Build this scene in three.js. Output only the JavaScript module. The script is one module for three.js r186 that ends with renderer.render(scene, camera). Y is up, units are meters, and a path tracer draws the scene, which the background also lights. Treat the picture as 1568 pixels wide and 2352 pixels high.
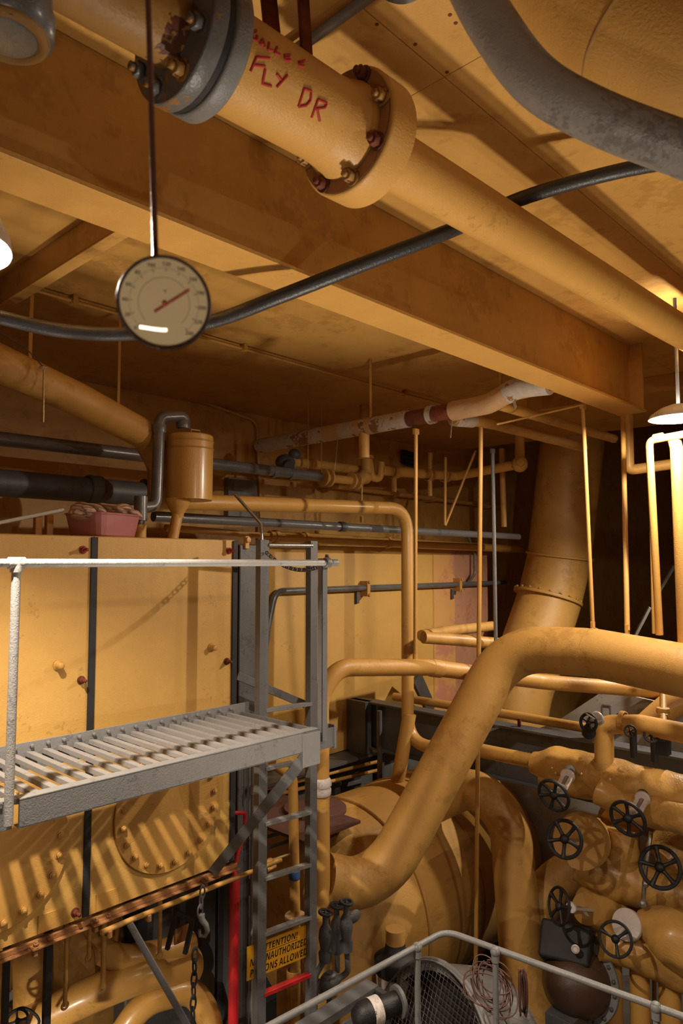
import * as THREE from 'three';
import { mergeGeometries } from 'three/addons/utils/BufferGeometryUtils.js';
import { RectAreaLightUniformsLib } from 'three/addons/lights/RectAreaLightUniformsLib.js';
import { RoundedBoxGeometry } from 'three/addons/geometries/RoundedBoxGeometry.js';

// ------------------------------------------------------------------ camera, lamps, exposure
const scene = new THREE.Scene();
const FOCAL = 1634, YAW = THREE.MathUtils.degToRad(46.5), PITCH = THREE.MathUtils.degToRad(4.0);
const camera = new THREE.PerspectiveCamera(2 * Math.atan(1176 / FOCAL) * 180 / Math.PI, 1568 / 2352, 0.05, 60);
const FW = new THREE.Vector3(Math.sin(YAW) * Math.cos(PITCH), Math.sin(PITCH), -Math.cos(YAW) * Math.cos(PITCH));
const RT = new THREE.Vector3(Math.cos(YAW), 0, Math.sin(YAW));
const UP = new THREE.Vector3().crossVectors(RT, FW);
camera.position.set(0, 0, 0);
camera.lookAt(FW);
camera.focus = 5.2;
camera.userData.fStop = 5.6;
scene.add(camera);
const renderer = new THREE.WebGLRenderer({ antialias: true });
renderer.toneMapping = THREE.LinearToneMapping;
renderer.toneMappingExposure = 0.56;
renderer.shadowMap.enabled = true;
RectAreaLightUniformsLib.init();
scene.background = new THREE.Color(0x000000);
const LAMP_COLOR = new THREE.Color().setRGB(1.0, 0.87, 0.70);
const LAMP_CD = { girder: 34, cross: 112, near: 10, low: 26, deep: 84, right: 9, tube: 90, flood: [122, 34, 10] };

// ------------------------------------------------------------------ pixel -> position (1568 x 2352 photograph)
const V = (x, y, z) => new THREE.Vector3(x, y, z);
const ray = (x, y) => FW.clone().addScaledVector(RT, (x - 784) / FOCAL).addScaledVector(UP, (1176 - y) / FOCAL);
const pZ = (x, y, z) => { const r = ray(x, y); return r.multiplyScalar(z / r.z); };
const pX = (x, y, v) => { const r = ray(x, y); return r.multiplyScalar(v / r.x); };
const pY = (x, y, v) => { const r = ray(x, y); return r.multiplyScalar(v / r.y); };
const pD = (x, y, d) => ray(x, y).multiplyScalar(d);

// ------------------------------------------------------------------ seeded noise
let seed = 1234567;
const rnd = () => { seed = (seed * 1664525 + 1013904223) >>> 0; return seed / 4294967296; };
const rr = (a, b) => a + (b - a) * rnd();
function tileNoise(n, cells, s) {
  const g = new Float32Array(cells * cells); let q = s * 7919 + 17;
  for (let i = 0; i < g.length; i++) { q = (q * 1664525 + 1013904223) >>> 0; g[i] = q / 4294967296; }
  const out = new Float32Array(n * n);
  for (let y = 0; y < n; y++) for (let x = 0; x < n; x++) {
    const fx = x / n * cells, fy = y / n * cells, x0 = fx | 0, y0 = fy | 0;
    let u = fx - x0, v = fy - y0; u = u * u * (3 - 2 * u); v = v * v * (3 - 2 * v);
    const x1 = (x0 + 1) % cells, y1 = (y0 + 1) % cells;
    out[y * n + x] = (g[y0 * cells + x0] * (1 - u) + g[y0 * cells + x1] * u) * (1 - v) + (g[y1 * cells + x0] * (1 - u) + g[y1 * cells + x1] * u) * v;
  }
  return out;
}
function fbm(n, octs, s) {
  const o = new Float32Array(n * n); let tot = 0;
  octs.forEach(([c, a], i) => { const t = tileNoise(n, c, s + i * 13); tot += a; for (let k = 0; k < o.length; k++) o[k] += t[k] * a; });
  for (let k = 0; k < o.length; k++) o[k] /= tot;
  return o;
}
function dataTex(n, fn, srgb, rep) {
  const d = new Uint8Array(n * n * 4);
  for (let i = 0; i < n * n; i++) { const c = fn(i); for (let k = 0; k < 3; k++) d[i * 4 + k] = Math.max(0, Math.min(255, Math.round(c[k] * 255))); d[i * 4 + 3] = 255; }
  const t = new THREE.DataTexture(d, n, n); t.wrapS = t.wrapT = THREE.RepeatWrapping; t.magFilter = THREE.LinearFilter; t.minFilter = THREE.LinearMipmapLinearFilter; t.generateMipmaps = true;
  if (srgb) t.colorSpace = THREE.SRGBColorSpace;
  t.repeat.set(rep, rep); t.needsUpdate = true; return t;
}
const N = 512;
const nA = fbm(N, [[4, 1], [9, .8], [23, .5], [61, .35], [140, .25]], 3);
const nB = fbm(N, [[6, 1], [17, .9], [47, .7], [111, .5]], 9);
const nC = fbm(N, [[64, 1], [128, .7], [255, .5]], 21);
const sm = (a, b, x) => { const t = Math.max(0, Math.min(1, (x - a) / (b - a))); return t * t * (3 - 2 * t); };
// greyscale wear maps: brushed paint, grimy paint with stains, rough castings
const mapPaint = dataTex(N, i => { const v = .92 + .08 * nA[i] + .03 * (nC[i] - .5) - .10 * sm(.72, .78, nB[i]) * sm(.5, .6, nC[i]); return [v, v * .99, v * .97]; }, true, .8);
const mapGrime = dataTex(N, i => { const k = sm(.55, .75, nB[i]), v = .88 + .12 * nA[i] - .08 * k + .04 * (nC[i] - .5); return [v, v * (1 - .02 * k), v * (1 - .04 * k)]; }, true, .7);
const mapGrey = dataTex(N, i => { const k = sm(.6, .7, nB[i]) * sm(.45, .6, nC[i]), v = .9 + .1 * nA[i] + .05 * (nC[i] - .5) - .16 * k; return [v, v, v]; }, true, 1.3);
// chipped paint over rust
const chip = (base, rust, lo, hi, s) => dataTex(N, i => { const k = sm(lo, hi, nB[(i * 1 + s) % (N * N)] + .12 * (nC[i] - .5)), v = .85 + .25 * (nA[i] - .5); return base.map((b, j) => (b * (1 - k) + rust[j] * k) * v); }, true, 1.1);
const mapChipBuff = chip([.72, .53, .27], [.42, .23, .13], .66, .70, 0);
const mapChipRail = chip([.76, .54, .33], [.62, .41, .26], .6, .72, 71);
const mapChipFlange = chip([.45, .45, .45], [.66, .46, .22], .58, .64, 533);
const mapLag = chip([.80, .74, .68], [.62, .42, .24], .62, .68, 931);
const mapRust = dataTex(N, i => { const v = .5 + .5 * nB[i]; return [.50 * v, .24 * v, .12 * v]; }, true, 1.4);
const mapPrimer = dataTex(N, i => { const k = sm(.5, .64, nA[i]); return [.80 - .06 * k, .60 - .1 * k, .36 + .04 * k]; }, true, .35);
const bumpFine = dataTex(N, i => [nC[i], nC[i], nC[i]], false, 3);
const bumpLump = dataTex(N, i => { const v = .7 * nB[i] + .3 * nC[i]; return [v, v, v]; }, false, 1.6);
function mat(rgb, o = {}) {
  const { tex = mapPaint, rough = .45, metal = 0, bump = bumpFine, bs = .0012, coat = 0, ...rest } = o;
  const P = coat ? THREE.MeshPhysicalMaterial : THREE.MeshStandardMaterial;
  const m = new P({ roughness: rough, metalness: metal, map: tex, bumpMap: bump, bumpScale: bs, ...rest });
  if (coat) { m.clearcoat = coat; m.clearcoatRoughness = .22; }
  if (!bump) m.bumpMap = null;
  m.color.setRGB(...rgb); return m;
}
const BUFF = [.58, .315, .078];
const M = {
  buff: mat(BUFF, { rough: .48, coat: .06 }),
  buffGloss: mat(BUFF, { rough: .4, coat: .45 }),
  buffPlate: mat([.63, .37, .098], { rough: .5 }),
  buffGrime: mat(BUFF, { tex: mapGrime, rough: .5 }),
  lagBuff: mat(BUFF, { tex: mapGrime, rough: .42, bump: bumpLump, bs: .006, coat: .4 }),
  ceiling: mat(BUFF, { tex: mapGrime, rough: .42 }),
  wall: mat(BUFF, { tex: mapGrime, rough: .55 }),
  primer: mat([1, 1, 1], { tex: mapPrimer, rough: .5 }),
  salmon: mat([.52, .26, .15], { tex: mapGrime, rough: .55 }),
  chipBuff: mat([1, 1, 1], { tex: mapChipBuff, rough: .5, bump: bumpLump, bs: .003 }),
  chipRail: mat([.85, .82, .8], { tex: mapChipRail, rough: .55 }),
  rust: mat([1.1, 1, 1], { tex: mapRust, rough: .8, bump: bumpLump, bs: .006 }),
  rustFace: mat([.34, .155, .065], { tex: mapGrime, rough: .6, bump: bumpLump, bs: .004 }),
  flange: mat([1, 1, 1], { tex: mapChipFlange, rough: .4, bump: bumpLump, bs: .003 }),
  grey: mat([.20, .196, .194], { tex: mapGrey, rough: .45 }),
  slatGrey: mat([.24, .225, .215], { tex: mapGrey, rough: .5 }),
  lightGrey: mat([.38, .365, .352], { tex: mapGrey, rough: .38 }),
  midGrey: mat([.13, .128, .13], { tex: mapGrey, rough: .5 }),
  darkGrey: mat([.085, .085, .09], { tex: mapGrey, rough: .45 }),
  glossGrey: mat([.13, .125, .125], { tex: mapGrey, rough: .3, coat: .4 }),
  black: mat([.02, .018, .02], { tex: mapGrey, rough: .65 }),
  blackGloss: mat([.011, .010, .011], { tex: mapGrey, rough: .5 }),
  rubber: mat([.028, .027, .03], { tex: mapGrey, rough: .42 }),
  red: mat([.52, .014, .018], { rough: .4, coat: .3 }),
  letterRed: mat([.42, .02, .02], { rough: .6, bump: null }),
  redDark: mat([.30, .02, .015], { rough: .5 }),
  pink: mat([.45, .17, .17], { rough: .4 }),
  cloth: mat([.58, .36, .26], { tex: mapGrime, rough: .9, bump: bumpLump, bs: .008 }),
  lag: mat([.95, .95, .95], { tex: mapLag, rough: .8, bump: bumpLump, bs: .004 }),
  tan: mat([.52, .31, .15], { tex: mapGrime, rough: .7, bump: bumpLump, bs: .004 }),
  whiteMetal: mat([.66, .58, .54], { tex: mapGrey, rough: .4 }),
  steel: mat([.45, .44, .43], { tex: mapGrey, rough: .3, metal: .9 }),
  brass: mat([.55, .40, .18], { rough: .35, metal: .6 }),
  blueTape: mat([.04, .10, .26], { rough: .5 }),
  copper: mat([.095, .036, .024], { rough: .5 }),
  floor: mat([.10, .085, .07], { tex: mapGrime, rough: .6 }),
  lampShade: mat([.75, .72, .68], { tex: mapGrey, rough: .35 }),
};
// the front face of the casing carries a salmon primer stain near its far end

// ------------------------------------------------------------------ geometry helpers
const flat = g => {
  let o = g.index ? g.toNonIndexed() : g;
  for (const k of Object.keys(o.attributes)) if (!['position', 'normal', 'uv'].includes(k)) o.deleteAttribute(k);
  if (!o.attributes.normal) o.computeVertexNormals();
  return o;
};
function boxUV(g) {
  const o = flat(g), p = o.attributes.position, n = o.attributes.normal, uv = new Float32Array(p.count * 2);
  for (let i = 0; i < p.count; i++) {
    const ax = Math.abs(n.getX(i)), ay = Math.abs(n.getY(i)), az = Math.abs(n.getZ(i));
    if (ax >= ay && ax >= az) { uv[2 * i] = p.getZ(i); uv[2 * i + 1] = p.getY(i); }
    else if (ay >= az) { uv[2 * i] = p.getX(i); uv[2 * i + 1] = p.getZ(i); }
    else { uv[2 * i] = p.getX(i); uv[2 * i + 1] = p.getY(i); }
  }
  o.setAttribute('uv', new THREE.BufferAttribute(uv, 2)); return o;
}
function box(x0, x1, y0, y1, z0, z1, b = .004) {
  const w = Math.abs(x1 - x0), h = Math.abs(y1 - y0), d = Math.abs(z1 - z0), r = Math.min(b, w * .3, h * .3, d * .3);
  const g = new RoundedBoxGeometry(w, h, d, 1, r); g.translate((x0 + x1) / 2, (y0 + y1) / 2, (z0 + z1) / 2); return boxUV(g);
}
const Yv = V(0, 1, 0);
function basis(dir, up = Yv) {
  const z = dir.clone().normalize(); let x = new THREE.Vector3().crossVectors(up, z);
  if (x.lengthSq() < 1e-6) x = new THREE.Vector3().crossVectors(V(1, 0, 0), z);
  x.normalize(); const y = new THREE.Vector3().crossVectors(z, x); return new THREE.Matrix4().makeBasis(x, y, z);
}
// box bar from a to b: w across, h along "up"
function bar(a, b, w, h, up = Yv, bev = .003) {
  const L = a.distanceTo(b), g = boxUV(new RoundedBoxGeometry(w, h, L, 1, Math.min(bev, w * .3, h * .3)));
  const m = basis(b.clone().sub(a), up); m.setPosition(a.clone().add(b).multiplyScalar(.5)); g.applyMatrix4(m); return g;
}
function fillet(pts, bend, steps = 7) {
  const out = [pts[0].clone()];
  for (let i = 1; i < pts.length - 1; i++) {
    const p = pts[i], a = pts[i - 1].clone().sub(p), b = pts[i + 1].clone().sub(p), la = a.length(), lb = b.length();
    a.normalize(); b.normalize(); const ang = Math.acos(Math.max(-1, Math.min(1, a.dot(b))));
    const t = Math.min(bend / Math.tan(Math.max(ang / 2, .05)), la * .48, lb * .48);
    const s = p.clone().addScaledVector(a, t), e = p.clone().addScaledVector(b, t);
    for (let k = 0; k <= steps; k++) { const u = k / steps; out.push(s.clone().multiplyScalar((1 - u) * (1 - u)).addScaledVector(p, 2 * u * (1 - u)).addScaledVector(e, u * u)); }
  }
  out.push(pts[pts.length - 1].clone()); return out;
}
// round pipe along points; r number or function of 0..1; wob gives lagging its uneven surface
function tube(pts, r, { bend = 0, seg = 18, smooth = 0, caps = true, wob = 0, u0 = 0, u1 = 1 } = {}) {
  let P = smooth ? new THREE.CatmullRomCurve3(pts, false, 'centripetal').getPoints(smooth) : bend && pts.length > 2 ? fillet(pts, bend) : pts.map(p => p.clone());
  const dist = [0]; for (let i = 1; i < P.length; i++) dist.push(dist[i - 1] + P[i].distanceTo(P[i - 1]));
  const L = dist[dist.length - 1];
  if (wob || typeof r === 'function' || u0 > 0 || u1 < 1) {                              // even resampling
    const n = Math.max(6, Math.round((u1 - u0) * L / (wob ? .035 : .06))), Q = []; let j = 0;
    for (let i = 0; i <= n; i++) { const s = L * (u0 + (u1 - u0) * i / n); while (j < P.length - 2 && dist[j + 1] < s) j++; const t = (s - dist[j]) / Math.max(1e-9, dist[j + 1] - dist[j]); Q.push(P[j].clone().lerp(P[j + 1], t)); }
    P = Q; dist.length = 0; dist.push(0); for (let i = 1; i < P.length; i++) dist.push(dist[i - 1] + P[i].distanceTo(P[i - 1]));
  }
  const n = P.length, pos = [], uv = [], idx = []; let nx = null;
  const ph = rnd() * 9;
  for (let i = 0; i < n; i++) {
    const t = (i === 0 ? P[1].clone().sub(P[0]) : i === n - 1 ? P[n - 1].clone().sub(P[n - 2]) : P[i + 1].clone().sub(P[i - 1])).normalize();
    if (!nx) { nx = Math.abs(t.y) > .9 ? V(1, 0, 0) : V(0, 1, 0); }
    nx = nx.clone().addScaledVector(t, -nx.dot(t)).normalize(); const ny = new THREE.Vector3().crossVectors(t, nx);
    const R = typeof r === 'function' ? r(dist[i] / Math.max(1e-9, dist[n - 1])) : r;
    for (let k = 0; k <= seg; k++) {
      const a = k / seg * Math.PI * 2; let q = R;
      if (wob) q *= 1 + wob * (Math.sin(3 * a + dist[i] * 9 + ph) * .4 + Math.sin(2 * a - dist[i] * 17 + ph * 2) * .35 + Math.sin(dist[i] * 31 + 5 * a + ph) * .25);
      pos.push(P[i].x + q * (Math.cos(a) * nx.x + Math.sin(a) * ny.x), P[i].y + q * (Math.cos(a) * nx.y + Math.sin(a) * ny.y), P[i].z + q * (Math.cos(a) * nx.z + Math.sin(a) * ny.z));
      uv.push(dist[i], k / seg * 2 * Math.PI * R);
    }
  }
  const S = seg + 1;
  for (let i = 0; i < n - 1; i++) for (let k = 0; k < seg; k++) { const a = i * S + k; idx.push(a, a + 1, a + S, a + 1, a + S + 1, a + S); }
  const g = new THREE.BufferGeometry(); g.setAttribute('position', new THREE.Float32BufferAttribute(pos, 3)); g.setAttribute('uv', new THREE.Float32BufferAttribute(uv, 2)); g.setIndex(idx); g.computeVertexNormals();
  // weld the normals of the seam
  const nn = g.attributes.normal;
  for (let i = 0; i < n; i++) { const a = i * S, b = a + seg, x = nn.getX(a) + nn.getX(b), y = nn.getY(a) + nn.getY(b), z = nn.getZ(a) + nn.getZ(b), l = Math.hypot(x, y, z) || 1; nn.setXYZ(a, x / l, y / l, z / l); nn.setXYZ(b, x / l, y / l, z / l); }
  const body = flat(g); if (!caps) return body;
  const cp = [], cn = [], cu = [];
  for (const e of [0, n - 1]) {
    const d = (e ? P[n - 1].clone().sub(P[n - 2]) : P[0].clone().sub(P[1])).normalize();
    for (let k = 0; k < seg; k++) {
      const a = e * S + k, b = a + 1, tri = e ? [a, b] : [b, a];
      const f = j => [pos[3 * j], pos[3 * j + 1], pos[3 * j + 2]];
      cp.push(P[e].x, P[e].y, P[e].z, ...f(tri[0]), ...f(tri[1])); for (let q = 0; q < 3; q++) { cn.push(d.x, d.y, d.z); cu.push(0, 0); }
    }
  }
  const c = new THREE.BufferGeometry(); c.setAttribute('position', new THREE.Float32BufferAttribute(cp, 3)); c.setAttribute('normal', new THREE.Float32BufferAttribute(cn, 3)); c.setAttribute('uv', new THREE.Float32BufferAttribute(cu, 2));
  return mergeGeometries([body, c]);
}
// turned body: profile [[radius, along], ...] about the line from o in direction dir
function lathe(profile, o, dir, seg = 28) {
  const g = new THREE.LatheGeometry(profile.map(([r, t]) => new THREE.Vector2(Math.max(r, 1e-4), t)), seg);
  const z = dir.clone().normalize(), q = new THREE.Quaternion().setFromUnitVectors(Yv, z);
  g.applyQuaternion(q); g.translate(o.x, o.y, o.z);
  const f = flat(g), R = Math.max(...profile.map(p => p[0])), H = profile[profile.length - 1][1] - profile[0][1], uv = f.attributes.uv;
  for (let i = 0; i < uv.count; i++) uv.setXY(i, uv.getX(i) * 6.28 * R, uv.getY(i) * (Math.abs(H) + R));
  return f;
}
const disc = (c, dir, r, t, bev = .006, seg = 36) => lathe([[0, -t / 2], [r - bev, -t / 2], [r, -t / 2 + bev], [r, t / 2 - bev], [r - bev, t / 2], [0, t / 2]], c, dir, seg);
function torus(c, dir, R, r, s1 = 10, s2 = 36, arc = Math.PI * 2) { const g = new THREE.TorusGeometry(R, r, s1, s2, arc); g.applyQuaternion(new THREE.Quaternion().setFromUnitVectors(V(0, 0, 1), dir.clone().normalize())); g.translate(c.x, c.y, c.z); return flat(g); }
const ball = (c, r, sx = 1, sy = 1, sz = 1, n = 20) => { const g = new THREE.SphereGeometry(r, n, Math.round(n * .7)); g.scale(sx, sy, sz); g.translate(c.x, c.y, c.z); return boxUV(g); };
function hexBolt(o, dir, r, h, shank = 0) { const g = [lathe([[0, 0], [r * 1.35, 0], [r * 1.35, h * .18], [0, h * .18]], o, dir, 14), lathe([[0, h * .18], [r, h * .18], [r, h * .85], [r * .85, h], [0, h]], o, dir, 6)]; if (shank) g.push(lathe([[0, h], [r * .55, h], [r * .55, h + shank], [0, h + shank]], o, dir, 10)); return mergeGeometries(g); }

// ------------------------------------------------------------------ scene helpers
const taken = {};
const numbered = n => { const k = taken[n] = (taken[n] ?? -1) + 1; return k ? n + '_' + String(k).padStart(3, '0') : n; };
const things = [];
function thing(name, label, category, o = {}) { const g = new THREE.Group(); g.name = numbered(name); g.userData = { label, category, ...o }; scene.add(g); things.push(g); return g; }
function part(parent, name, geos, m, label) { const g = Array.isArray(geos) ? (geos.length > 1 ? mergeGeometries(geos.map(flat)) : flat(geos[0])) : flat(geos); const o = new THREE.Mesh(g, m); o.name = name; if (label) o.userData.label = label; o.castShadow = o.receiveShadow = true; parent.add(o); return o; }
function solo(name, label, category, geos, m, o = {}) { const x = part(scene, numbered(name), geos, m); x.userData = { label, category, ...o }; things.push(x); return x; }
function struct(name, geos, m) { const x = part(scene, name, geos, m); x.userData = { kind: 'structure' }; return x; }
// shared pieces placed many times
function piece(parent, name, geo, m, pos, quat) { const o = new THREE.Mesh(geo, m); o.name = name; o.position.copy(pos); if (quat) o.quaternion.copy(quat); o.castShadow = o.receiveShadow = true; parent.add(o); return o; }
function pipe(name, label, pts, r, m, o = {}) { const t = thing(name, label, o.cat ?? 'pipe', o.group ? { group: o.group } : {}); part(t, 'pipe_run', tube(pts, r, o), m); return t; }
const coupling = (t, p, dir, r, w, m) => part(t, 'coupling', lathe([[r * .9, -w / 2], [r, -w / 2], [r * 1.03, -w * .4], [r * 1.03, w * .4], [r, w / 2], [r * .9, w / 2]], p, dir, 22), m);

// ------------------------------------------------------------------ the room
const CEIL = 1.87, FLOOR = -4.9, WALLZ = -6.95;
struct('floor', box(-4, 22, FLOOR - .15, FLOOR, -7.1, 7.2), M.floor);
const ceiling = struct('ceiling', box(-4, 9.9, CEIL + .014, CEIL + .2, -7.1, 7.2), M.ceiling);
{ // deck-head plates with open joints and their screws
  const xs = [-4, -.22, 2.18, 4.58, 6.98, 9.9], zs = [7.2, 4.4, 2.0, .24, -1.52, -2.37], far = [-2.37, -7.1];
  const plate = (x0, x1, z0, z1) => part(ceiling, 'ceiling_plate', box(x0 + .0012, x1 - .0012, CEIL, CEIL + .014, z1 + .0012, z0 - .0012, .001), M.ceiling);
  for (let i = 0; i < xs.length - 1; i++) for (let j = 0; j < zs.length - 1; j++) plate(xs[i], xs[i + 1], zs[j], zs[j + 1]);
  plate(-4, 9.9, far[0], far[1]);
  const scr = lathe([[0, 0], [.008, 0], [.007, -.003], [0, -.004]], V(0, 0, 0), Yv, 10);
  for (const [px, py] of [[865, 55], [953, 101], [1026, 165], [1033, 33], [1046, 52]]) piece(ceiling, 'screw_head', scr, M.rust, pY(px, py, CEIL + .001));
}
struct('wall_back', box(-4, 22, FLOOR, CEIL, WALLZ - .15, WALLZ), M.wall);
struct('wall_left', box(-4.15, -4, FLOOR, CEIL, -7.1, 7.2), M.wall);
struct('wall_front', box(-4, 22, FLOOR, 6, 7.2, 7.35), M.wall);
struct('wall_right', box(22, 22.15, FLOOR, 6, -7.1, 7.35), M.wall);
struct('wall_trunk', box(9.9, 9.98, CEIL, 6, -7.1, 7.2), M.wall);
struct('wall_trunk_back', box(9.98, 22, CEIL, 6, -7.1, -6.95), M.wall);
struct('ceiling_trunk', box(9.9, 22, 6, 6.15, -7.1, 7.35), M.wall);

// ------------------------------------------------------------------ lamps
function lamp(name, label, at, shadeR, cd, hang = CEIL, tilt, globe, deep) {
  const t = thing(name, label, 'lamp');
  const down = (tilt ?? V(0, -1, 0)).clone().normalize();
  part(t, 'shade', deep ? lathe([[.03, -.205], [.05, -.2], [shadeR * .72, -.15], [shadeR * .96, -.06], [shadeR, 0], [shadeR * .98, 0], [shadeR * .94, -.06], [shadeR * .69, -.145], [.045, -.192], [.03, -.194]], at, down, 36) : lathe([[.03, -.105], [.05, -.1], [shadeR * .6, -.075], [shadeR * .93, -.03], [shadeR, 0], [shadeR * .975, 0], [shadeR * .9, -.028], [shadeR * .57, -.069], [.045, -.092], [.03, -.094]], at, down, 36), M.lampShade);
  part(t, 'stem', tube([at.clone().addScaledVector(down, deep ? -.2 : -.1), V(at.x - down.x * .24, at.y - down.y * .24, at.z - down.z * .24), V(at.x - down.x * .24, hang, at.z - down.z * .24)], .012, { seg: 10 }), M.grey);
  const c = at.clone().addScaledVector(down, globe ? (shadeR > .15 ? -.004 : .015) : deep ? -.102 : -.022);
  const bm = new THREE.MeshStandardMaterial({ color: 0xffffff, emissive: LAMP_COLOR.clone(), emissiveIntensity: 9 });
  part(t, 'bulb', lathe([[0, -.07], [.016, -.068], [.018, -.04], [.032, -.015], [.036, .005], [.026, .027], [0, .036]], c, down, 24), bm, 'glowing bulb of the added flood lamp');
  const l = new THREE.PointLight(LAMP_COLOR, cd, 0, 2); l.position.copy(c); l.castShadow = true; l.shadow.radius = 1.7; l.name = numbered('bulb_light');
  t.add(l); return t;
}
lamp('ceiling_lamp', 'glaring white dish lamp hanging past the end of the girder, above the inverted U pipe', pD(1558, 962, 5.0), .2, LAMP_CD.girder, CEIL, V(0, -1, 0), true);
lamp('ceiling_lamp', 'white dish lamp hanging under the girder beside the black hose', V(.9, 1.13, -2.72), .14, LAMP_CD.cross, CEIL, V(-.02, -1, .22), false, true);
lamp('ceiling_lamp', 'white dish lamp beside the grey curved pipe, over the walkway', V(2.75, .85, .4), .13, LAMP_CD.near, CEIL, V(0, -1, 0), true);
lamp('ceiling_lamp', 'added unseen dish lamp hanging over the far end of the valve manifold', V(8.5, .95, -2.1), .14, LAMP_CD.deep, CEIL, V(-.35, -1.9, -.9), false, true);  // extra lamp added out of view to brighten the rear casing
lamp('bulkhead_lamp', 'added unseen fill lamp hanging in front of the valve manifold', V(4.4, -1.1, .5), .1, LAMP_CD.right, CEIL, V(0, -1, 0), true);  // unseen lamp, added as front fill for the manifold and lower machinery
lamp('bulkhead_lamp', 'low white lamp among the pipes below the panelled casing', V(1.15, -2.75, -3.75), .12, LAMP_CD.low, -2.1);

{ // fluorescent tube on a stanchion beside the walkway
  const at = V(-.2, -1.2, .3), aim = V(.9, .6, -1.6), n = aim.clone().sub(at).normalize(), W = .7, H = .1;
  const t = thing('tube_lamp', 'white fluorescent tube lamp on a grey stanchion beside the walkway', 'lamp');
  const m4 = basis(n, Yv), ex = V().setFromMatrixColumn(m4, 0);
  part(t, 'housing', bar(at.clone().addScaledVector(ex, -W / 2).addScaledVector(n, -.06), at.clone().addScaledVector(ex, W / 2).addScaledVector(n, -.06), .05, H, n), M.lightGrey);
  part(t, 'tube', tube([at.clone().addScaledVector(ex, -W * .48).addScaledVector(n, -.012), at.clone().addScaledVector(ex, W * .48).addScaledVector(n, -.012)], .014, { seg: 14 }), new THREE.MeshStandardMaterial({ color: 0xffffff, emissive: LAMP_COLOR.clone(), emissiveIntensity: 6 }), 'glowing white tube');
  part(t, 'stanchion', tube([at.clone().addScaledVector(n, -.09), V(at.x, at.y - .2, at.z + .15), V(at.x, FLOOR, at.z + .15)], .025, { seg: 14 }), M.grey);
  const l = new THREE.RectAreaLight(LAMP_COLOR, LAMP_CD.tube, W, H); l.position.copy(at).addScaledVector(n, .01); l.lookAt(aim); l.name = 'tube_light'; t.add(l);
}

[[-1.65, 'under the flanged pipe'], [-.95, 'between the two other added flood lamps'], [-.25, 'nearest the fluorescent tube lamp']].forEach(([z, where], i) => { // upward fill lamps, added out of view to light girder and ceiling from below
  const at = V(2.9, -4.62, z), up = V(.02, 1, -.1).normalize(), t = thing('added_flood_lamp', 'added unseen flood lamp on the lower deck floor, ' + where, 'lamp', { group: 'added fill lamps on the lower deck' });
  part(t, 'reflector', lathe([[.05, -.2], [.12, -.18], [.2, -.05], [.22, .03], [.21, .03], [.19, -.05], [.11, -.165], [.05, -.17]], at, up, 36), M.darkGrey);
  part(t, 'bulb', lathe([[0, -.1], [.03, -.09], [.045, -.04], [.03, 0], [0, .01]], at, up, 20), new THREE.MeshStandardMaterial({ color: 0xffffff, emissive: LAMP_COLOR.clone(), emissiveIntensity: 5 }), 'glowing bulb of the added flood lamp');
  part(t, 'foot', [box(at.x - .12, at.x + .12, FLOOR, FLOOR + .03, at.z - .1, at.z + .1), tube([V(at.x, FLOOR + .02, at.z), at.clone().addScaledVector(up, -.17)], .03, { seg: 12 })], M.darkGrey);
  const l = new THREE.SpotLight(LAMP_COLOR, LAMP_CD.flood[i], 0, THREE.MathUtils.degToRad(26), .45, 2); l.position.copy(at).addScaledVector(up, .05); l.target.position.copy(at).addScaledVector(up, 3); l.castShadow = true; l.shadow.radius = 9; l.name = numbered('added_flood_light'); t.add(l); t.add(l.target);
});

// ------------------------------------------------------------------ girder and cross beam under the deck head
{
  const t = thing('deck_girder', 'deep yellow steel girder running under the deck head', 'beam');
  part(t, 'web', box(-3.9, 6.1, 1.3, CEIL, -2.385, -2.365), M.buffGrime);
  part(t, 'flange', box(-3.9, 6.17, 1.28, 1.3, -2.49, -2.25, .003), M.buff);
  part(t, 'stiffener', box(6.1, 6.125, 1.3, CEIL, -2.49, -2.25), M.buffGrime);
  const b = thing('cross_beam', 'shallow dusty brown cross beam on the deck head behind the girder', 'beam');
  part(b, 'web', box(1.77, 1.785, 1.70, CEIL, -6.94, -2.5), M.buffGrime);
  part(b, 'flange', box(1.77, 1.85, 1.69, 1.7, -6.94, -2.5, .002), M.wall);
  const c = thing('cross_beam', 'short pale cross beam seen past the end of the girder', 'beam');
  part(c, 'web', box(7.3, 7.315, 1.72, CEIL, -4, 2), M.wall);
  part(c, 'flange', box(7.3, 7.38, 1.71, 1.72, -4, 2, .002), M.buff);
}

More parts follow.
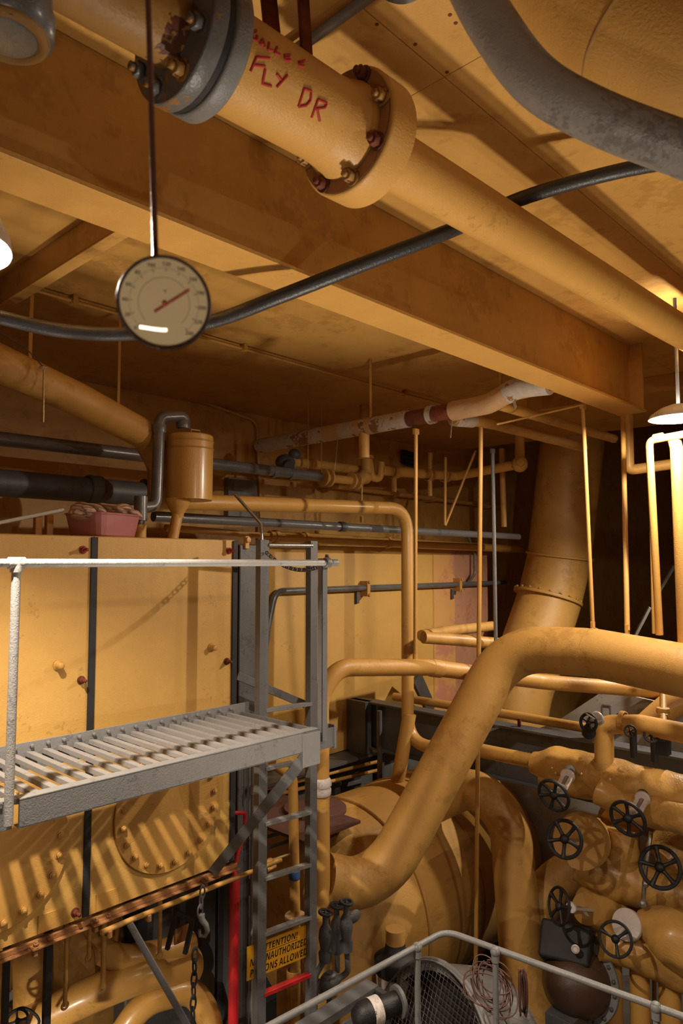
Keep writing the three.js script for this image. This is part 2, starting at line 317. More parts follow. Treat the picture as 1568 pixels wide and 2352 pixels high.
// ------------------------------------------------------------------ panelled casing on the left, with black strips and round covers
const ZC = -4.1;
const strips = [-1.12, -.04, 1.04, 2.12, 3.2];
{
  const t = thing('panelled_casing', 'tall yellow panelled machinery casing with black joint strips and round bolted covers', 'casing');
  part(t, 'body', box(-3.9, 3.215, -2.1, .158, -5.05, ZC - .02), M.buffPlate);
  const edges = [-3.9, -2.2, -1.12, -.04, 1.04, 2.12, 3.2];
  for (let i = 0; i < 6; i++) part(t, 'front_panel', box(edges[i] + .003, edges[i + 1] - .003, -2.095, .154, ZC - .02, ZC, .003), M.buffPlate);
  for (const x of strips) part(t, 'joint_strip', box(x - .022, x + .022, -2.09, .15, ZC, ZC + .012), M.black, 'black joint strip');
  const cover = lathe([[0, 0], [.397, 0], [.397, .016], [.392, .02], [0, .02]], V(0, 0, 0), V(0, 0, 1), 64);
  const bolt = hexBolt(V(0, 0, 0), V(0, 0, 1), .02, .017, .006);
  for (const x of [.525, 1.605, 2.685]) {
    const c = piece(t, 'round_cover', cover, M.buff, V(x, -1.605, ZC));
    for (let k = 0; k < 20; k++) { const a = k / 20 * Math.PI * 2 + .1; piece(c, 'bolt', bolt, M.buff, V(.345 * Math.cos(a), .345 * Math.sin(a), .02)); }
  }
  const stud = hexBolt(V(0, 0, 0), V(0, 0, 1), .019, .028, .03), studs = [[190, 1263], [186, 1562], [172, 2095], [525, 1265], [520, 1519], [488, 1996]];
  studs.forEach(([px, py], i) => piece(t, 'clamp_bolt', stud, i % 3 === 0 ? M.redDark : M.rust, pZ(px, py, ZC)));
  const kn = lathe([[0, 0], [.03, 0], [.03, .008], [.018, .012], [.02, .045], [.012, .05], [0, .05]], V(0, 0, 0), V(0, 0, 1), 16);
  for (const [px, py] of [[133, 1528], [485, 1487]]) piece(t, 'knob', kn, M.buff, pZ(px, py, ZC));
  // bottom angle, its lugs and access tabs
  part(t, 'bottom_angle', [box(-3.9, 3.25, -2.147, -2.118, ZC - .03, ZC + .008), box(-3.9, 3.25, -2.153, -2.147, ZC - .03, ZC + .04)], M.chipRail);
  for (const px of [100, 236, 485]) {
    const p = pZ(px, 2165 - px * .36, ZC + .04);
    part(t, 'lug', [box(p.x - .065, p.x + .065, -2.147, -2.135, ZC, ZC + .06), hexBolt(V(p.x - .04, -2.135, ZC + .04), Yv, .015, .022, .008), hexBolt(V(p.x + .04, -2.135, ZC + .04), Yv, .015, .022, .008), box(p.x - .055, p.x - .03, -2.185, -2.153, ZC + .01, ZC + .05)], M.chipRail);
  }
  for (const [px, py] of [[116, 2135], [246, 2088]]) { const p = pZ(px, py, ZC); part(t, 'tab_plate', box(p.x - .075, p.x + .075, -2.09, -1.99, ZC, ZC + .007), M.buff); }
}
{
  const t = thing('conduit', 'thin yellow conduit clamped below the bottom angle of the panelled casing', 'conduit');
  part(t, 'pipe_run', tube([pZ(232, 2142, -4.0), pZ(300, 2113, -4.0), pZ(600, 1993, -4.0), pZ(645, 1975, -4.0)], .016, { seg: 12 }), M.buff);
  for (const px of [340, 250]) { const p = pZ(px, 2142 - (px - 230) * .4, -4.0); part(t, 'clamp', box(p.x - .012, p.x + .012, p.y - .045, -2.17, -4.03, -3.975), M.chipRail); }
}

// ------------------------------------------------------------------ walkway platform with guard rail
const PF = -3.084, PB = -3.83;
{
  const t = thing('walkway_platform', 'grey steel grating platform fixed along the yellow panelled casing', 'platform');
  part(t, 'side_channel', [box(1.29, 3.05, -1.115, -1.0, PF - .012, PF), box(1.29, 3.05, -1.0, -.992, PF - .06, PF), box(1.29, 3.05, -1.115, -1.107, PF - .05, PF)], M.grey, 'grey front channel');
  part(t, 'side_channel', [box(-3.9, 1.27, -1.115, -1.0, PF - .03, PF - .018), box(-3.9, 1.27, -1.0, -.992, PF - .07, PF - .018)], M.grey, 'grey channel of the next bay');
  part(t, 'back_channel', [box(-3.9, 3.12, -1.09, -.945, PB, PB + .01)], M.grey);
  part(t, 'end_plate', [box(3.05, 3.062, -1.1, -1.0, PB, PF - .01), box(3.05, 3.2, -1.13, -1.01, PF - .02, PF - .012), box(3.195, 3.207, -1.14, -1.0, PF - .15, PF)], M.midGrey);
  part(t, 'gusset', box(2.92, 3.06, -1.2, -1.01, PF, PF + .006), M.grey);
  const slat = box(-.021, .021, -.012, .012, PB + .012, PF - .014, .002), lug = hexBolt(V(0, 0, 0), V(0, 0, 1), .010, .014);
  for (let x = -2.186, i = 0; x < 3.03; x += .087, i++) {
    piece(t, 'slat', slat, M.slatGrey, V(x, -1.006, 0), new THREE.Quaternion().setFromAxisAngle(V(0, 0, 1), -.12));
    piece(t, 'slat_bolt', lug, M.grey, V(x + .01, -.967, PB + .01));
  }
  part(t, 'brace', [bar(V(3.0, -1.13, PF - .03), V(2.98, -2.08, -4.02), .07, .006, FW), bar(V(3.035, -1.13, PF - .05), V(3.015, -2.08, -4.04), .006, .05, FW)], M.midGrey);
  part(t, 'brace', bar(V(-.3, -1.15, PF - .03), V(-.3, -2.08, -4.0), .055, .01, V(1, 0, 0)), M.midGrey);
  // guard rail
  const rl = part(t, 'handrail', tube([V(-3.9, -.006, PF + .02), V(3.16, -.006, PF + .02)], .0185, { seg: 16 }), M.lightGrey);
  const p0 = pZ(20, 1860, PF + .02).x;
  part(t, 'rail_post', tube([V(p0, -1.08, PF + .02), V(p0, -.02, PF + .02)], .019, { seg: 16 }), M.lightGrey);
  part(t, 'rail_post', tube([V(p0 - 1.7, -1.08, PF + .02), V(p0 - 1.7, -.02, PF + .02)], .019, { seg: 16 }), M.lightGrey);
  part(t, 'rail_tee', [lathe([[.02, -.04], [.026, -.038], [.026, .02], [.02, .022]], V(p0, -.006, PF + .02), Yv, 18), lathe([[.02, -.035], [.026, -.033], [.026, .033], [.02, .035]], V(p0, -.006, PF + .02), V(1, 0, 0), 18)], M.lightGrey);
  part(t, 'end_post', [box(3.08, 3.125, -1.08, .02, PF - .006, PF), box(3.08, 3.086, -1.08, .02, PF - .04, PF)], M.midGrey);
  part(t, 'clamp', [lathe([[.02, -.022], [.03, -.02], [.03, .02], [.02, .022]], V(3.1, -.006, PF + .02), V(1, 0, 0), 18), hexBolt(V(3.1, .025, PF + .02), Yv, .012, .02)], M.midGrey);
  part(t, 'rail_end_collar', lathe([[.018, -.03], [.022, -.028], [.022, .02], [.02, .024], [0, .026]], V(3.165, -.006, PF + .02), V(1, 0, 0), 18), M.grey);
}

// ------------------------------------------------------------------ vertical ladder, with the warning board
const LB = V(3.185, 0, -3.75), LD = V(.988, 0, .156), LN = V(-.156, 0, .988);
const lad = (t, y, n = 0) => LB.clone().addScaledVector(LD, t).addScaledVector(LN, n).setY(y);
{
  const t = thing('ladder', 'tall grey steel ladder with flat rungs beside the platform, lowest rung red', 'ladder');
  for (const [s, w] of [[0, .07], [.415, .062]]) {
    part(t, 'side_rail', [bar(lad(s, .15), lad(s, FLOOR), w, .008, LN), bar(lad(s - w * .46, .15, -.03), lad(s - w * .46, FLOOR, -.03), .006, .06, LN)], M.midGrey);
  }
  part(t, 'top_bar', tube([lad(.03, .115), lad(.4, .115)], .014, { seg: 14 }), M.steel);
  const rung = (y, m, l) => part(t, 'rung', [bar(lad(.02, y), lad(.4, y), .014, .022), bar(lad(.02, y - .004, -.03), lad(.4, y - .004, -.03), .014, .022), bar(lad(.02, y + .012, -.015), lad(.4, y + .012, -.015), .045, .006)], m, l);
  const ry = py => pZ(606, py, -3.75).y;
  for (const py of [1634, 1768, 1895, 2021, 2148, 2420]) rung(ry(py), M.grey);
  rung(ry(2286), M.red, 'red rung');
  const ch = []; const link = (c, d, n) => { const g = new THREE.TorusGeometry(.011, .0035, 6, 12); g.scale(1.6, 1, 1); g.applyMatrix4(basis(n, d)); g.translate(c.x, c.y, c.z); return flat(g); };
  const A = lad(0, .06, .03), B = V(3.1, -.02, PF - .02);
  for (let k = 0; k <= 26; k++) { const u = k / 26, p = A.clone().lerp(B, u); p.y -= .11 * 4 * u * (1 - u) * .6; ch.push(link(p, Yv, k % 2 ? V(0, .3, 1) : V(1, 0, .2))); }
  solo('safety_chain', 'thin dark chain slung from the ladder top to the handrail end', 'chain', ch, M.darkGrey);
}
{ // warning board, tied to the ladder
  const W = .50, H = .215, cv = document.createElement('canvas'); cv.width = 1024; cv.height = 440; const c = cv.getContext('2d');
  c.fillStyle = '#e0a21c'; c.fillRect(0, 0, 1024, 440); c.fillStyle = '#15100c'; c.textAlign = 'center'; c.textBaseline = 'middle';
  const line = (s, y, size, w) => { c.save(); c.translate(512, y); c.transform(1, 0, -.12, 1, 0, 0); c.font = 'bold ' + size + 'px sans-serif'; const k = w / c.measureText(s).width; c.scale(k, 1); c.fillText(s, 0, 0); c.restore(); };
  line('ATTENTION!', 82, 122, 620); c.fillRect(200, 142, 620, 8);
  line('NO UNAUTHORIZED', 222, 134, 950); line('PERSONS ALLOWED', 362, 134, 950);
  const tx = new THREE.CanvasTexture(cv); tx.colorSpace = THREE.SRGBColorSpace;
  const t = thing('warning_sign', 'yellow warning sign lettered ATTENTION NO UNAUTHORIZED PERSONS ALLOWED on the ladder', 'sign');
  const c0 = lad(.165, pZ(640, 2193, -3.74).y, -.045), m4 = basis(LN, Yv); m4.setPosition(c0);
  const bd = boxUV(new RoundedBoxGeometry(W, H, .006, 1, .001)); bd.applyMatrix4(m4); part(t, 'board', bd, mat([.72, .35, .02], { rough: .4 }));
  const pl = new THREE.PlaneGeometry(W - .004, H - .004); pl.translate(0, 0, .0045); pl.applyMatrix4(m4);
  part(t, 'lettering', pl, new THREE.MeshStandardMaterial({ map: tx, roughness: .4 }), 'black capitals on yellow');
}

// ------------------------------------------------------------------ foreground: flanged drain pipe with red lettering
{
  const A0 = pZ(440, 93, -1.55), A1 = pZ(1568, 765, -1.55), dir = A1.clone().sub(A0).normalize();
  const ax = x => A0.clone().addScaledVector(dir, (x - A0.x) / dir.x);
  const t = thing('flanged_pipe', 'thick yellow flanged drain pipe with red painted letters below the deck head', 'pipe');
  part(t, 'pipe_run', tube([ax(-1.2), ax(.6), ax(1.0)], .098, { seg: 40 }), M.chipBuff);
  part(t, 'pipe_run', tube([ax(1.1), ax(1.3), ax(1.64)], .134, { seg: 44 }), M.buff);
  part(t, 'pipe_run', tube([ax(1.7), ax(4), ax(9.6)], .1, { seg: 40 }), M.buff);
  part(t, 'flange', disc(ax(1.01), dir, .19, .055, .008, 56), M.flange, 'grey flange with flaking yellow paint');
  part(t, 'gasket', disc(ax(1.045), dir, .183, .018, .002, 48), M.black);
  part(t, 'flange', disc(ax(1.085), dir, .19, .06, .01, 56), M.grey, 'grey flange');
  const side = new THREE.Vector3().crossVectors(dir, Yv).normalize(), upn = new THREE.Vector3().crossVectors(side, dir);
  const around = (x, a, r) => ax(x).addScaledVector(side, Math.cos(a) * r).addScaledVector(upn, Math.sin(a) * r);
  for (let k = 0; k < 8; k++) { const a = k / 8 * 6.283 + .35; part(t, 'flange_bolt', hexBolt(around(.985, a, .148), dir.clone().negate(), .022, .03, .014), k % 3 ? M.flange : M.chipBuff); }
  part(t, 'end_flange', disc(ax(1.715), dir, .208, .13, .012, 60), M.buff, 'yellow flange');
  part(t, 'flange_face', lathe([[.1, 0], [.196, 0], [.196, .004], [.1, .004]], ax(1.6445), dir, 56), M.rustFace, 'rusty brown flange face');
  part(t, 'hub', lathe([[.133, -.12], [.138, -.06], [.155, -.012], [.155, 0]], ax(1.645), dir, 44), M.buff);
  for (let k = 0; k < 8; k++) { const a = k / 8 * 6.283 + .2; part(t, 'flange_bolt', hexBolt(around(1.644, a, .174), dir.clone().negate(), .021, .032, .012), k % 2 ? M.rust : M.chipBuff); }
  // flaking rust along the back of the pipe
  const fl = [];
  for (let k = 0; k < 230; k++) { const x = 1.85 + Math.pow(rnd(), .8) * 3.4, a = 2.05 + rr(-.28, .28), g = new THREE.TetrahedronGeometry(rr(.004, .013), 0); g.rotateX(rnd() * 6); g.rotateY(rnd() * 6); const p = around(x, a, .101); g.translate(p.x, p.y, p.z); fl.push(boxUV(g)); }
  for (let k = 0; k < 60; k++) { const x = rr(1.25, 1.62), a = 1.9 + rr(-.3, .3), g = new THREE.TetrahedronGeometry(rr(.006, .018), 0); g.rotateX(rnd() * 6); g.rotateY(rnd() * 6); const p = around(x, a, .134); g.translate(p.x, p.y, p.z); fl.push(boxUV(g)); }
  const f = part(t, 'rust_flakes', fl, M.rust); f.userData.kind = 'stuff';
  // lettering, brushed on by hand: strokes set on the pipe wall
  const R = .1343, onPipe = (px, py) => { const d = ray(px, py), o = A0.clone().negate(); const dp = d.clone().addScaledVector(dir, -d.dot(dir)), op = o.clone().addScaledVector(dir, -o.dot(dir)); const a = dp.dot(dp), b = 2 * dp.dot(op), c = op.dot(op) - R * R, q = b * b - 4 * a * c; return d.multiplyScalar((-b - Math.sqrt(Math.max(q, 0))) / (2 * a)); };
  const strokes = [
    [[589, 131], [575, 164]], [[589, 131], [619, 134]], [[583, 149], [608, 152]], [[609, 158], [602, 192], [623, 198]], [[635, 170], [645, 183]], [[660, 173], [635, 200]],
    [[698, 203], [685, 245]], [[698, 203], [714, 209], [713, 230], [703, 242], [685, 245]], [[730, 228], [715, 270]], [[730, 228], [750, 237], [746, 247], [723, 250]], [[728, 250], [734, 278]],
    [[588, 70], [577, 73], [576, 88], [588, 93], [590, 83]], [[596, 103], [603, 90], [608, 108]], [[599, 100], [606, 102]], [[618, 98], [615, 113], [626, 116]], [[636, 108], [631, 121], [643, 126]],
    [[666, 126], [653, 127], [655, 138], [667, 138]], [[654, 132], [663, 133]], [[700, 139], [686, 143], [688, 151], [698, 151]]];
  const st = strokes.map(s => { const q = []; for (let i = 0; i < s.length - 1; i++) for (let k = 0; k < 5; k++) { const u = k / 5; q.push(onPipe(s[i][0] * (1 - u) + s[i + 1][0] * u, s[i][1] * (1 - u) + s[i + 1][1] * u)); } q.push(onPipe(...s[s.length - 1])); return tube(q, .0042, { seg: 6 }); });
  part(t, 'lettering', st, M.letterRed, 'red hand-painted letters GALLEY FLY DR');
  const h = thing('pipe_hanger', 'rusty flat hanger strap holding the thick flanged pipe to the deck head', 'hanger');
  part(h, 'strap', [bar(ax(1.4).add(V(0, .11, -.06)), V(ax(1.4).x, CEIL, -1.66), .07, .01, V(0, 0, 1)), bar(ax(1.48).add(V(0, .11, .0)), V(ax(1.48).x, CEIL, -1.58), .05, .01, V(0, 0, 1))], M.rust);
  const h2 = thing('pipe_hanger', 'yellow hanger strap on the flanged pipe above the dish lamp', 'hanger');
  part(h2, 'strap', [bar(ax(5.4).add(V(0, .09, 0)), V(ax(5.4).x, CEIL, -1.55), .05, .01, V(0, 0, 1)), torus(ax(5.4), dir, .106, .008, 8, 28)], M.buff);
}
{ // dial thermometer hanging in front of the lens
  const c = pD(377, 697, .85), n = c.clone().negate().normalize().add(V(.06, -.12, .05)).normalize(), r = .0535;
  const t = thing('dial_thermometer', 'round dial thermometer with red pointer hanging on its thin steel stem', 'thermometer');
  const cvs = document.createElement('canvas'); cvs.width = cvs.height = 512; const g = cvs.getContext('2d');
  g.fillStyle = '#e2cfa4'; g.fillRect(0, 0, 512, 512); g.translate(256, 256); g.fillStyle = '#2a2118'; g.strokeStyle = '#2a2118'; g.textAlign = 'center'; g.textBaseline = 'middle';
  for (let k = 0; k <= 60; k++) { const a = (-225 + k * 4.5) * Math.PI / 180, L = k % 5 ? 196 : 184; g.lineWidth = k % 5 ? 2 : 4; g.beginPath(); g.moveTo(Math.cos(a) * L, Math.sin(a) * L); g.lineTo(Math.cos(a) * 208, Math.sin(a) * 208); g.stroke(); if (k % 5 === 0) { g.font = 'bold 30px sans-serif'; g.fillText(String(k * 4), Math.cos(a) * 226, Math.sin(a) * 226); } }
  g.lineWidth = 2; g.beginPath(); g.arc(0, 0, 150, -3.93, .78); g.stroke(); g.font = 'bold 24px sans-serif'; g.fillText('°F', 0, -70);
  const tx = new THREE.CanvasTexture(cvs); tx.colorSpace = THREE.SRGBColorSpace;
  const m4 = basis(n, Yv);
  part(t, 'case', lathe([[0, -.016], [r * .8, -.016], [r, -.009], [r * 1.03, 0], [r * 1.03, .006], [r * .97, .007], [r * .96, 0], [0, -.001]], c, n, 56), mat([.10, .06, .05], { tex: mapGrey, rough: .35, metal: .4 }));
  const fg = new THREE.CircleGeometry(r * .955, 56); fg.translate(0, 0, .0005); const mm = m4.clone(); mm.setPosition(c); fg.applyMatrix4(mm);
  part(t, 'dial_face', fg, new THREE.MeshStandardMaterial({ map: tx, roughness: .6 }), 'cream dial with black numerals');
  const ex = V().setFromMatrixColumn(m4, 0), ey = V().setFromMatrixColumn(m4, 1), at = (x, y, z) => c.clone().addScaledVector(ex, x).addScaledVector(ey, y).addScaledVector(n, z);
  part(t, 'pointer', [bar(at(-.011, -.011, .0025), at(.028, .019, .0025), .0028, .0008, n, .0002), disc(at(0, 0, .003), n, .003, .002, .0005, 16)], mat([.50, .075, .03], { rough: .5 }), 'red pointer');
  const sh = []; for (let k = 0; k <= 8; k++) { const a = k / 8 * .5; sh.push([Math.sin(a) / Math.sin(.5) * r * .965, .005 + (Math.cos(a) - Math.cos(.5)) / Math.sin(.5) * r * .5]); } sh.reverse();
  part(t, 'glass', lathe(sh, c, n, 48), new THREE.MeshPhysicalMaterial({ color: 0xffffff, transmission: 1, thickness: 0, roughness: .03, ior: 1.5 }), 'domed clear glass');
  const top = pD(357, 590, .85), s2 = pD(340, -20, .855);
  part(t, 'stem', tube([top, s2, s2.clone().add(V(-.005, .35, 0)), V(s2.x - .01, CEIL, s2.z)], .0036, { seg: 10 }), mat([.16, .075, .06], { tex: mapGrey, rough: .35, metal: .3 }));
}
{
  const p = pD(18, 10, 1.45), t = thing('blanked_fitting', 'grey blanked-off fitting with pale rim in front of the girder', 'fitting');
  part(t, 'cap', lathe([[.055, .0], [.09, .01], [.092, .055], [.085, .075], [.085, .12], [.06, .13], [.05, .14], [.05, 1.87 - p.y + .07]].map(([r, y]) => [r, y - .07]), p, Yv, 40), M.glossGrey);
  part(t, 'rim', torus(p.clone().add(V(0, -.066, 0)), Yv, .07, .012, 10, 44), M.chipBuff);
  part(t, 'end_plate', disc(p.clone().add(V(0, -.068, 0)), Yv, .062, .012), M.glossGrey);
}
// curved grey pipe and yellow duct at the upper right
{
  const s0 = pD(930, -260, 1.5);
  const t = pipe('curved_pipe', 'grey painted pipe curving down below the yellow elbow duct', [V(s0.x, CEIL, s0.z), s0, pD(1040, -110, 1.48), pD(1130, 55, 1.45), pD(1235, 190, 1.42), pD(1370, 268, 1.4), pD(1568, 345, 1.38), pD(1900, 470, 1.35), pD(2300, 600, 1.3), pD(2300, 600, 1.3).add(V(1.6, -.15, 1.3)), pD(2300, 600, 1.3).add(V(3.6, -.25, 3.2))], .0485, M.lightGrey, { smooth: 70, seg: 36 });
  const hg = pD(1900, 440, 1.35); part(t, 'hanger', bar(hg, hg.clone().setY(CEIL), .03, .008), M.grey);
  const d = thing('elbow_duct', 'wide yellow lagged elbow duct under the deck head', 'duct');
  const a = pD(1270, -170, 1.85), b = pD(1480, 30, 1.75), c = pD(1660, 110, 1.68), e = pD(2050, 120, 1.6);
  part(d, 'duct_run', tube([a.clone().add(V(-.6, .02, .35)), a, b, c, e, e.clone().add(V(2.4, .05, 1.6))], .2, { bend: .25, seg: 48 }), M.buff);
  part(d, 'seam_band', torus(b.clone().lerp(c, .12), b.clone().sub(a), .201, .005, 8, 60), M.buff);
  part(d, 'hanger', bar(c, c.clone().setY(CEIL), .03, .008), M.buff);
}
{
  const a = pY(845, 8, 1.8), t = pipe('conduit', 'thin grey conduit crossing the deck head behind the flanged pipe', [V(a.x, 1.82, -2.3), V(a.x, 1.82, .3)], .019, M.grey, { seg: 14, cat: 'conduit' });
  const p = pY(925, -30, 1.79);
  const f = thing('junction_box', 'round grey junction box screwed to the deck head', 'junction box');
  part(f, 'body', lathe([[0, 0], [.1, 0], [.105, -.006], [.105, -.03], [.075, -.035], [.07, -.08], [0, -.085]].map(([r, y]) => [r, y + CEIL - 1.79]), p, Yv, 40), M.grey);
  part(f, 'rim', torus(p.clone().add(V(0, .02, 0)), Yv, .08, .008, 8, 40), M.darkGrey);
}
solo('hose', 'long black rubber hose drooping under the girder and over the flanged pipe', 'hose', tube([pD(-900, 200, 2.6), pD(-420, 560, 2.7), pD(-150, 690, 2.95), pD(0, 729, 3.05), pD(130, 758, 3.15), pD(290, 767, 3.2), pD(480, 740, 3.2), pD(640, 682, 3.1), pD(820, 612, 3.05), pD(1050, 523, 3.05), pD(1200, 455, 3.15), pD(1400, 398, 3.05), pD(1568, 366, 2.9), pD(1900, 320, 2.7), pD(2400, 250, 2.6)], .0315, { smooth: 90, seg: 20 }), M.rubber);

// ------------------------------------------------------------------ deck-head conduits behind the girder
{
  const t = thing('conduit', 'thin brown conduit clipped along the deck head behind the thermometer', 'conduit');
  part(t, 'pipe_run', tube([pY(-60, 715, 1.83), pY(62, 660, 1.83), pY(170, 692, 1.83), pY(930, 905, 1.83), pY(1065, 942, 1.83)], .013, { bend: .12, seg: 12 }), M.ceiling);
  for (const [x, y] of [[170, 692], [560, 801], [930, 905]]) { const p = pY(x, y, 1.83); part(t, 'clip', [box(p.x - .02, p.x + .02, 1.81, CEIL, p.z - .03, p.z + .03), disc(p, V(1, 0, 0), .022, .05, .004, 14)], M.ceiling); }
  const k = thing('conduit', 'thin brown conduit following the top corner of the back wall then dropping', 'conduit');
  part(k, 'pipe_run', tube([pZ(395, 897, -6.9), pZ(590, 968, -6.9), pZ(600, 1250, -6.9)], .02, { bend: .15, seg: 12 }), M.ceiling);
}
// ------------------------------------------------------------------ pipes along the back, left side
{
  const t = thing('lagged_pipe', 'fat yellow pipe sloping down from the deck head on the left', 'pipe');
  part(t, 'pipe_run', tube([pD(-330, 672, 3.85), pD(-160, 757, 4.2), pD(0, 835, 4.4), pD(180, 918, 4.9), pD(335, 1000, 5.55), pZ(372, 1068, -5.0), pZ(372, 1148, -5.0)], .116, { bend: .2, seg: 30 }), M.buffGrime);
  const strap = (px, y0, d) => { const p = pD(px, y0, d); part(t, 'hanger_strap', bar(p, V(p.x, CEIL, p.z), .045, .008, RT), M.buff); };
  strap(68, 850, 4.6); strap(271, 960, 5.25);
  const h = thing('hanging_gauge', 'slim glass tube hanging on a short cord below the fat sloping pipe', 'gauge');
  const a = pD(101, 845, 4.45);
  part(h, 'tube', tube([a, pD(99, 970, 4.45)], .007, { seg: 8 }), M.brass); part(h, 'knot', ball(a, .024, 1.2, .6, 1), M.tan);
  part(h, 'cord', tube([a, pD(60, 800, 4.5), pD(0, 765, 4.4), pD(-120, 660, 4.3)], .004, { seg: 6 }), M.darkGrey);
}
{
  const t = pipe('grey_pipe', 'long dark grey pipe running behind the yellow tank to the flanged valve', [pZ(-80, 1002, -5.6).setX(-3.9), pZ(735, 1095, -5.6)], .056, M.glossGrey, { seg: 24 });
  for (const px of [628, 668]) { const p = pZ(px, 1012 + px * .1135, -5.6); coupling(t, p, V(1, 0, 0), .062, .05, M.glossGrey); }
  const u = pipe('grey_pipe', 'fat dark pipe ending in a flange left of the tank', [pZ(-80, 1098, -5.6).setX(-3.9), pZ(338, 1136, -5.6)], .105, M.darkGrey, { seg: 28 });
  part(u, 'flange', disc(pZ(334, 1136, -5.6), V(1, 0, 0), .14, .05), M.darkGrey); coupling(u, pZ(215, 1124, -5.6), V(1, 0, 0), .115, .12, M.darkGrey);
  const v = pipe('grey_pipe', 'slim glossy grey pipe passing straight below the yellow elbow pipe', [pZ(352, 1186, -5.3), pZ(1190, 1233, -5.3)], .045, M.glossGrey, { seg: 20 });
  coupling(v, pZ(785, 1210, -5.3), V(1, 0, 0), .053, .09, M.darkGrey);
  const w = pipe('yellow_pipe', 'brown yellow pipe lying along the top of the rear casing', [pZ(618, 1232, -6.05), pZ(1200, 1262, -6.05)], .062, M.buffGloss, { seg: 22 });
  part(w, 'reduced_run', tube([pZ(380, 1212, -6.05), pZ(625, 1232, -6.05)], .035, { seg: 16 }), M.buff);
  for (const px of [632, 700, 890]) coupling(w, pZ(px, 1232 + (px - 618) * .0515, -6.05), V(1, 0, 0), .074, .05, M.buff);
}
{ // grey riser with two elbows and a tee
  const t = thing('grey_riser', 'grey pipe riser with elbows rising over the yellow tank', 'pipe');
  part(t, 'pipe_run', tube([pZ(424, 985, -4.72), pZ(424, 956, -4.72), pZ(367, 957, -4.72), pZ(358, 1164, -4.72), pZ(318, 1166, -4.72)], .043, { bend: .07, seg: 20 }), M.glossGrey);
  part(t, 'tee', [tube([pZ(324, 1140, -4.72), pZ(322, 1196, -4.72)], .05, { seg: 18 }), tube([pZ(322, 1190, -4.72), pZ(322, 1215, -4.72)], .032, { seg: 14 })], M.glossGrey);
  part(t, 'foot', tube([pZ(322, 1205, -4.72), pZ(322, 1222, -4.72).setY(.15)], .045, { seg: 16 }), M.buff);
  for (const [x, y] of [[366, 985], [420, 975]]) part(t, 'collar', lathe([[.04, -.03], [.053, -.03], [.053, .03], [.04, .03]], pZ(x, y, -4.72), Yv, 20), M.glossGrey);
}
{ // tank
  const b = pZ(434, 1150, -4.7), h = .515, t = thing('header_tank', 'glossy yellow cylindrical header tank with two ribs below the lid', 'tank');
  part(t, 'body', lathe([[0, 0], [.176, 0], [.18, .006], [.182, h - .12], [.182, h - .01], [.178, h], [0, h]], b, Yv, 48), M.buffGloss);
  for (const y of [h - .11, h - .05]) part(t, 'rib', torus(b.clone().add(V(0, y, 0)), Yv, .183, .006, 8, 48), M.buffGloss);
  const ob = b.clone().add(V(-.1, 0, 0));
  part(t, 'outlet', [lathe([[.1, .01], [.095, -.02], [.075, -.06], [.045, -.11], [.045, -.14]].reverse(), ob, Yv, 30)], M.buff);
  part(t, 'leg', tube([ob.clone().add(V(0, -.1, 0)), V(ob.x - .05, .15, ob.z)], .043, { seg: 16 }), M.buff);
  const lid = [V(b.x - .06, b.y + h, b.z + .1), V(b.x - .06, b.y + h + .03, b.z + .1), V(b.x + .02, b.y + h + .03, b.z + .1), V(b.x + .02, b.y + h, b.z + .1)];
  part(t, 'lid_handle', tube(lid, .006, { seg: 8 }), M.buff);
}
{ // yellow elbow pipe: along the back, down, then forward to the manifold
  const t = thing('elbow_pipe', 'yellow pipe running behind the tank, turning down and bending forward above the drum', 'pipe');
  part(t, 'pipe_run', tube([pZ(345, 1150, -5.0), pZ(935, 1168, -5.0), pZ(936, 1712, -5.0), pX(1105, 1724, 6.35), pX(1232, 1750, 6.35)], .069, { bend: .3, seg: 26 }), M.buffGloss);
  part(t, 'drain_plug', [tube([pZ(830, 1186, -4.98), pZ(830, 1200, -4.98)], .018, { seg: 10 })], M.buff);
}
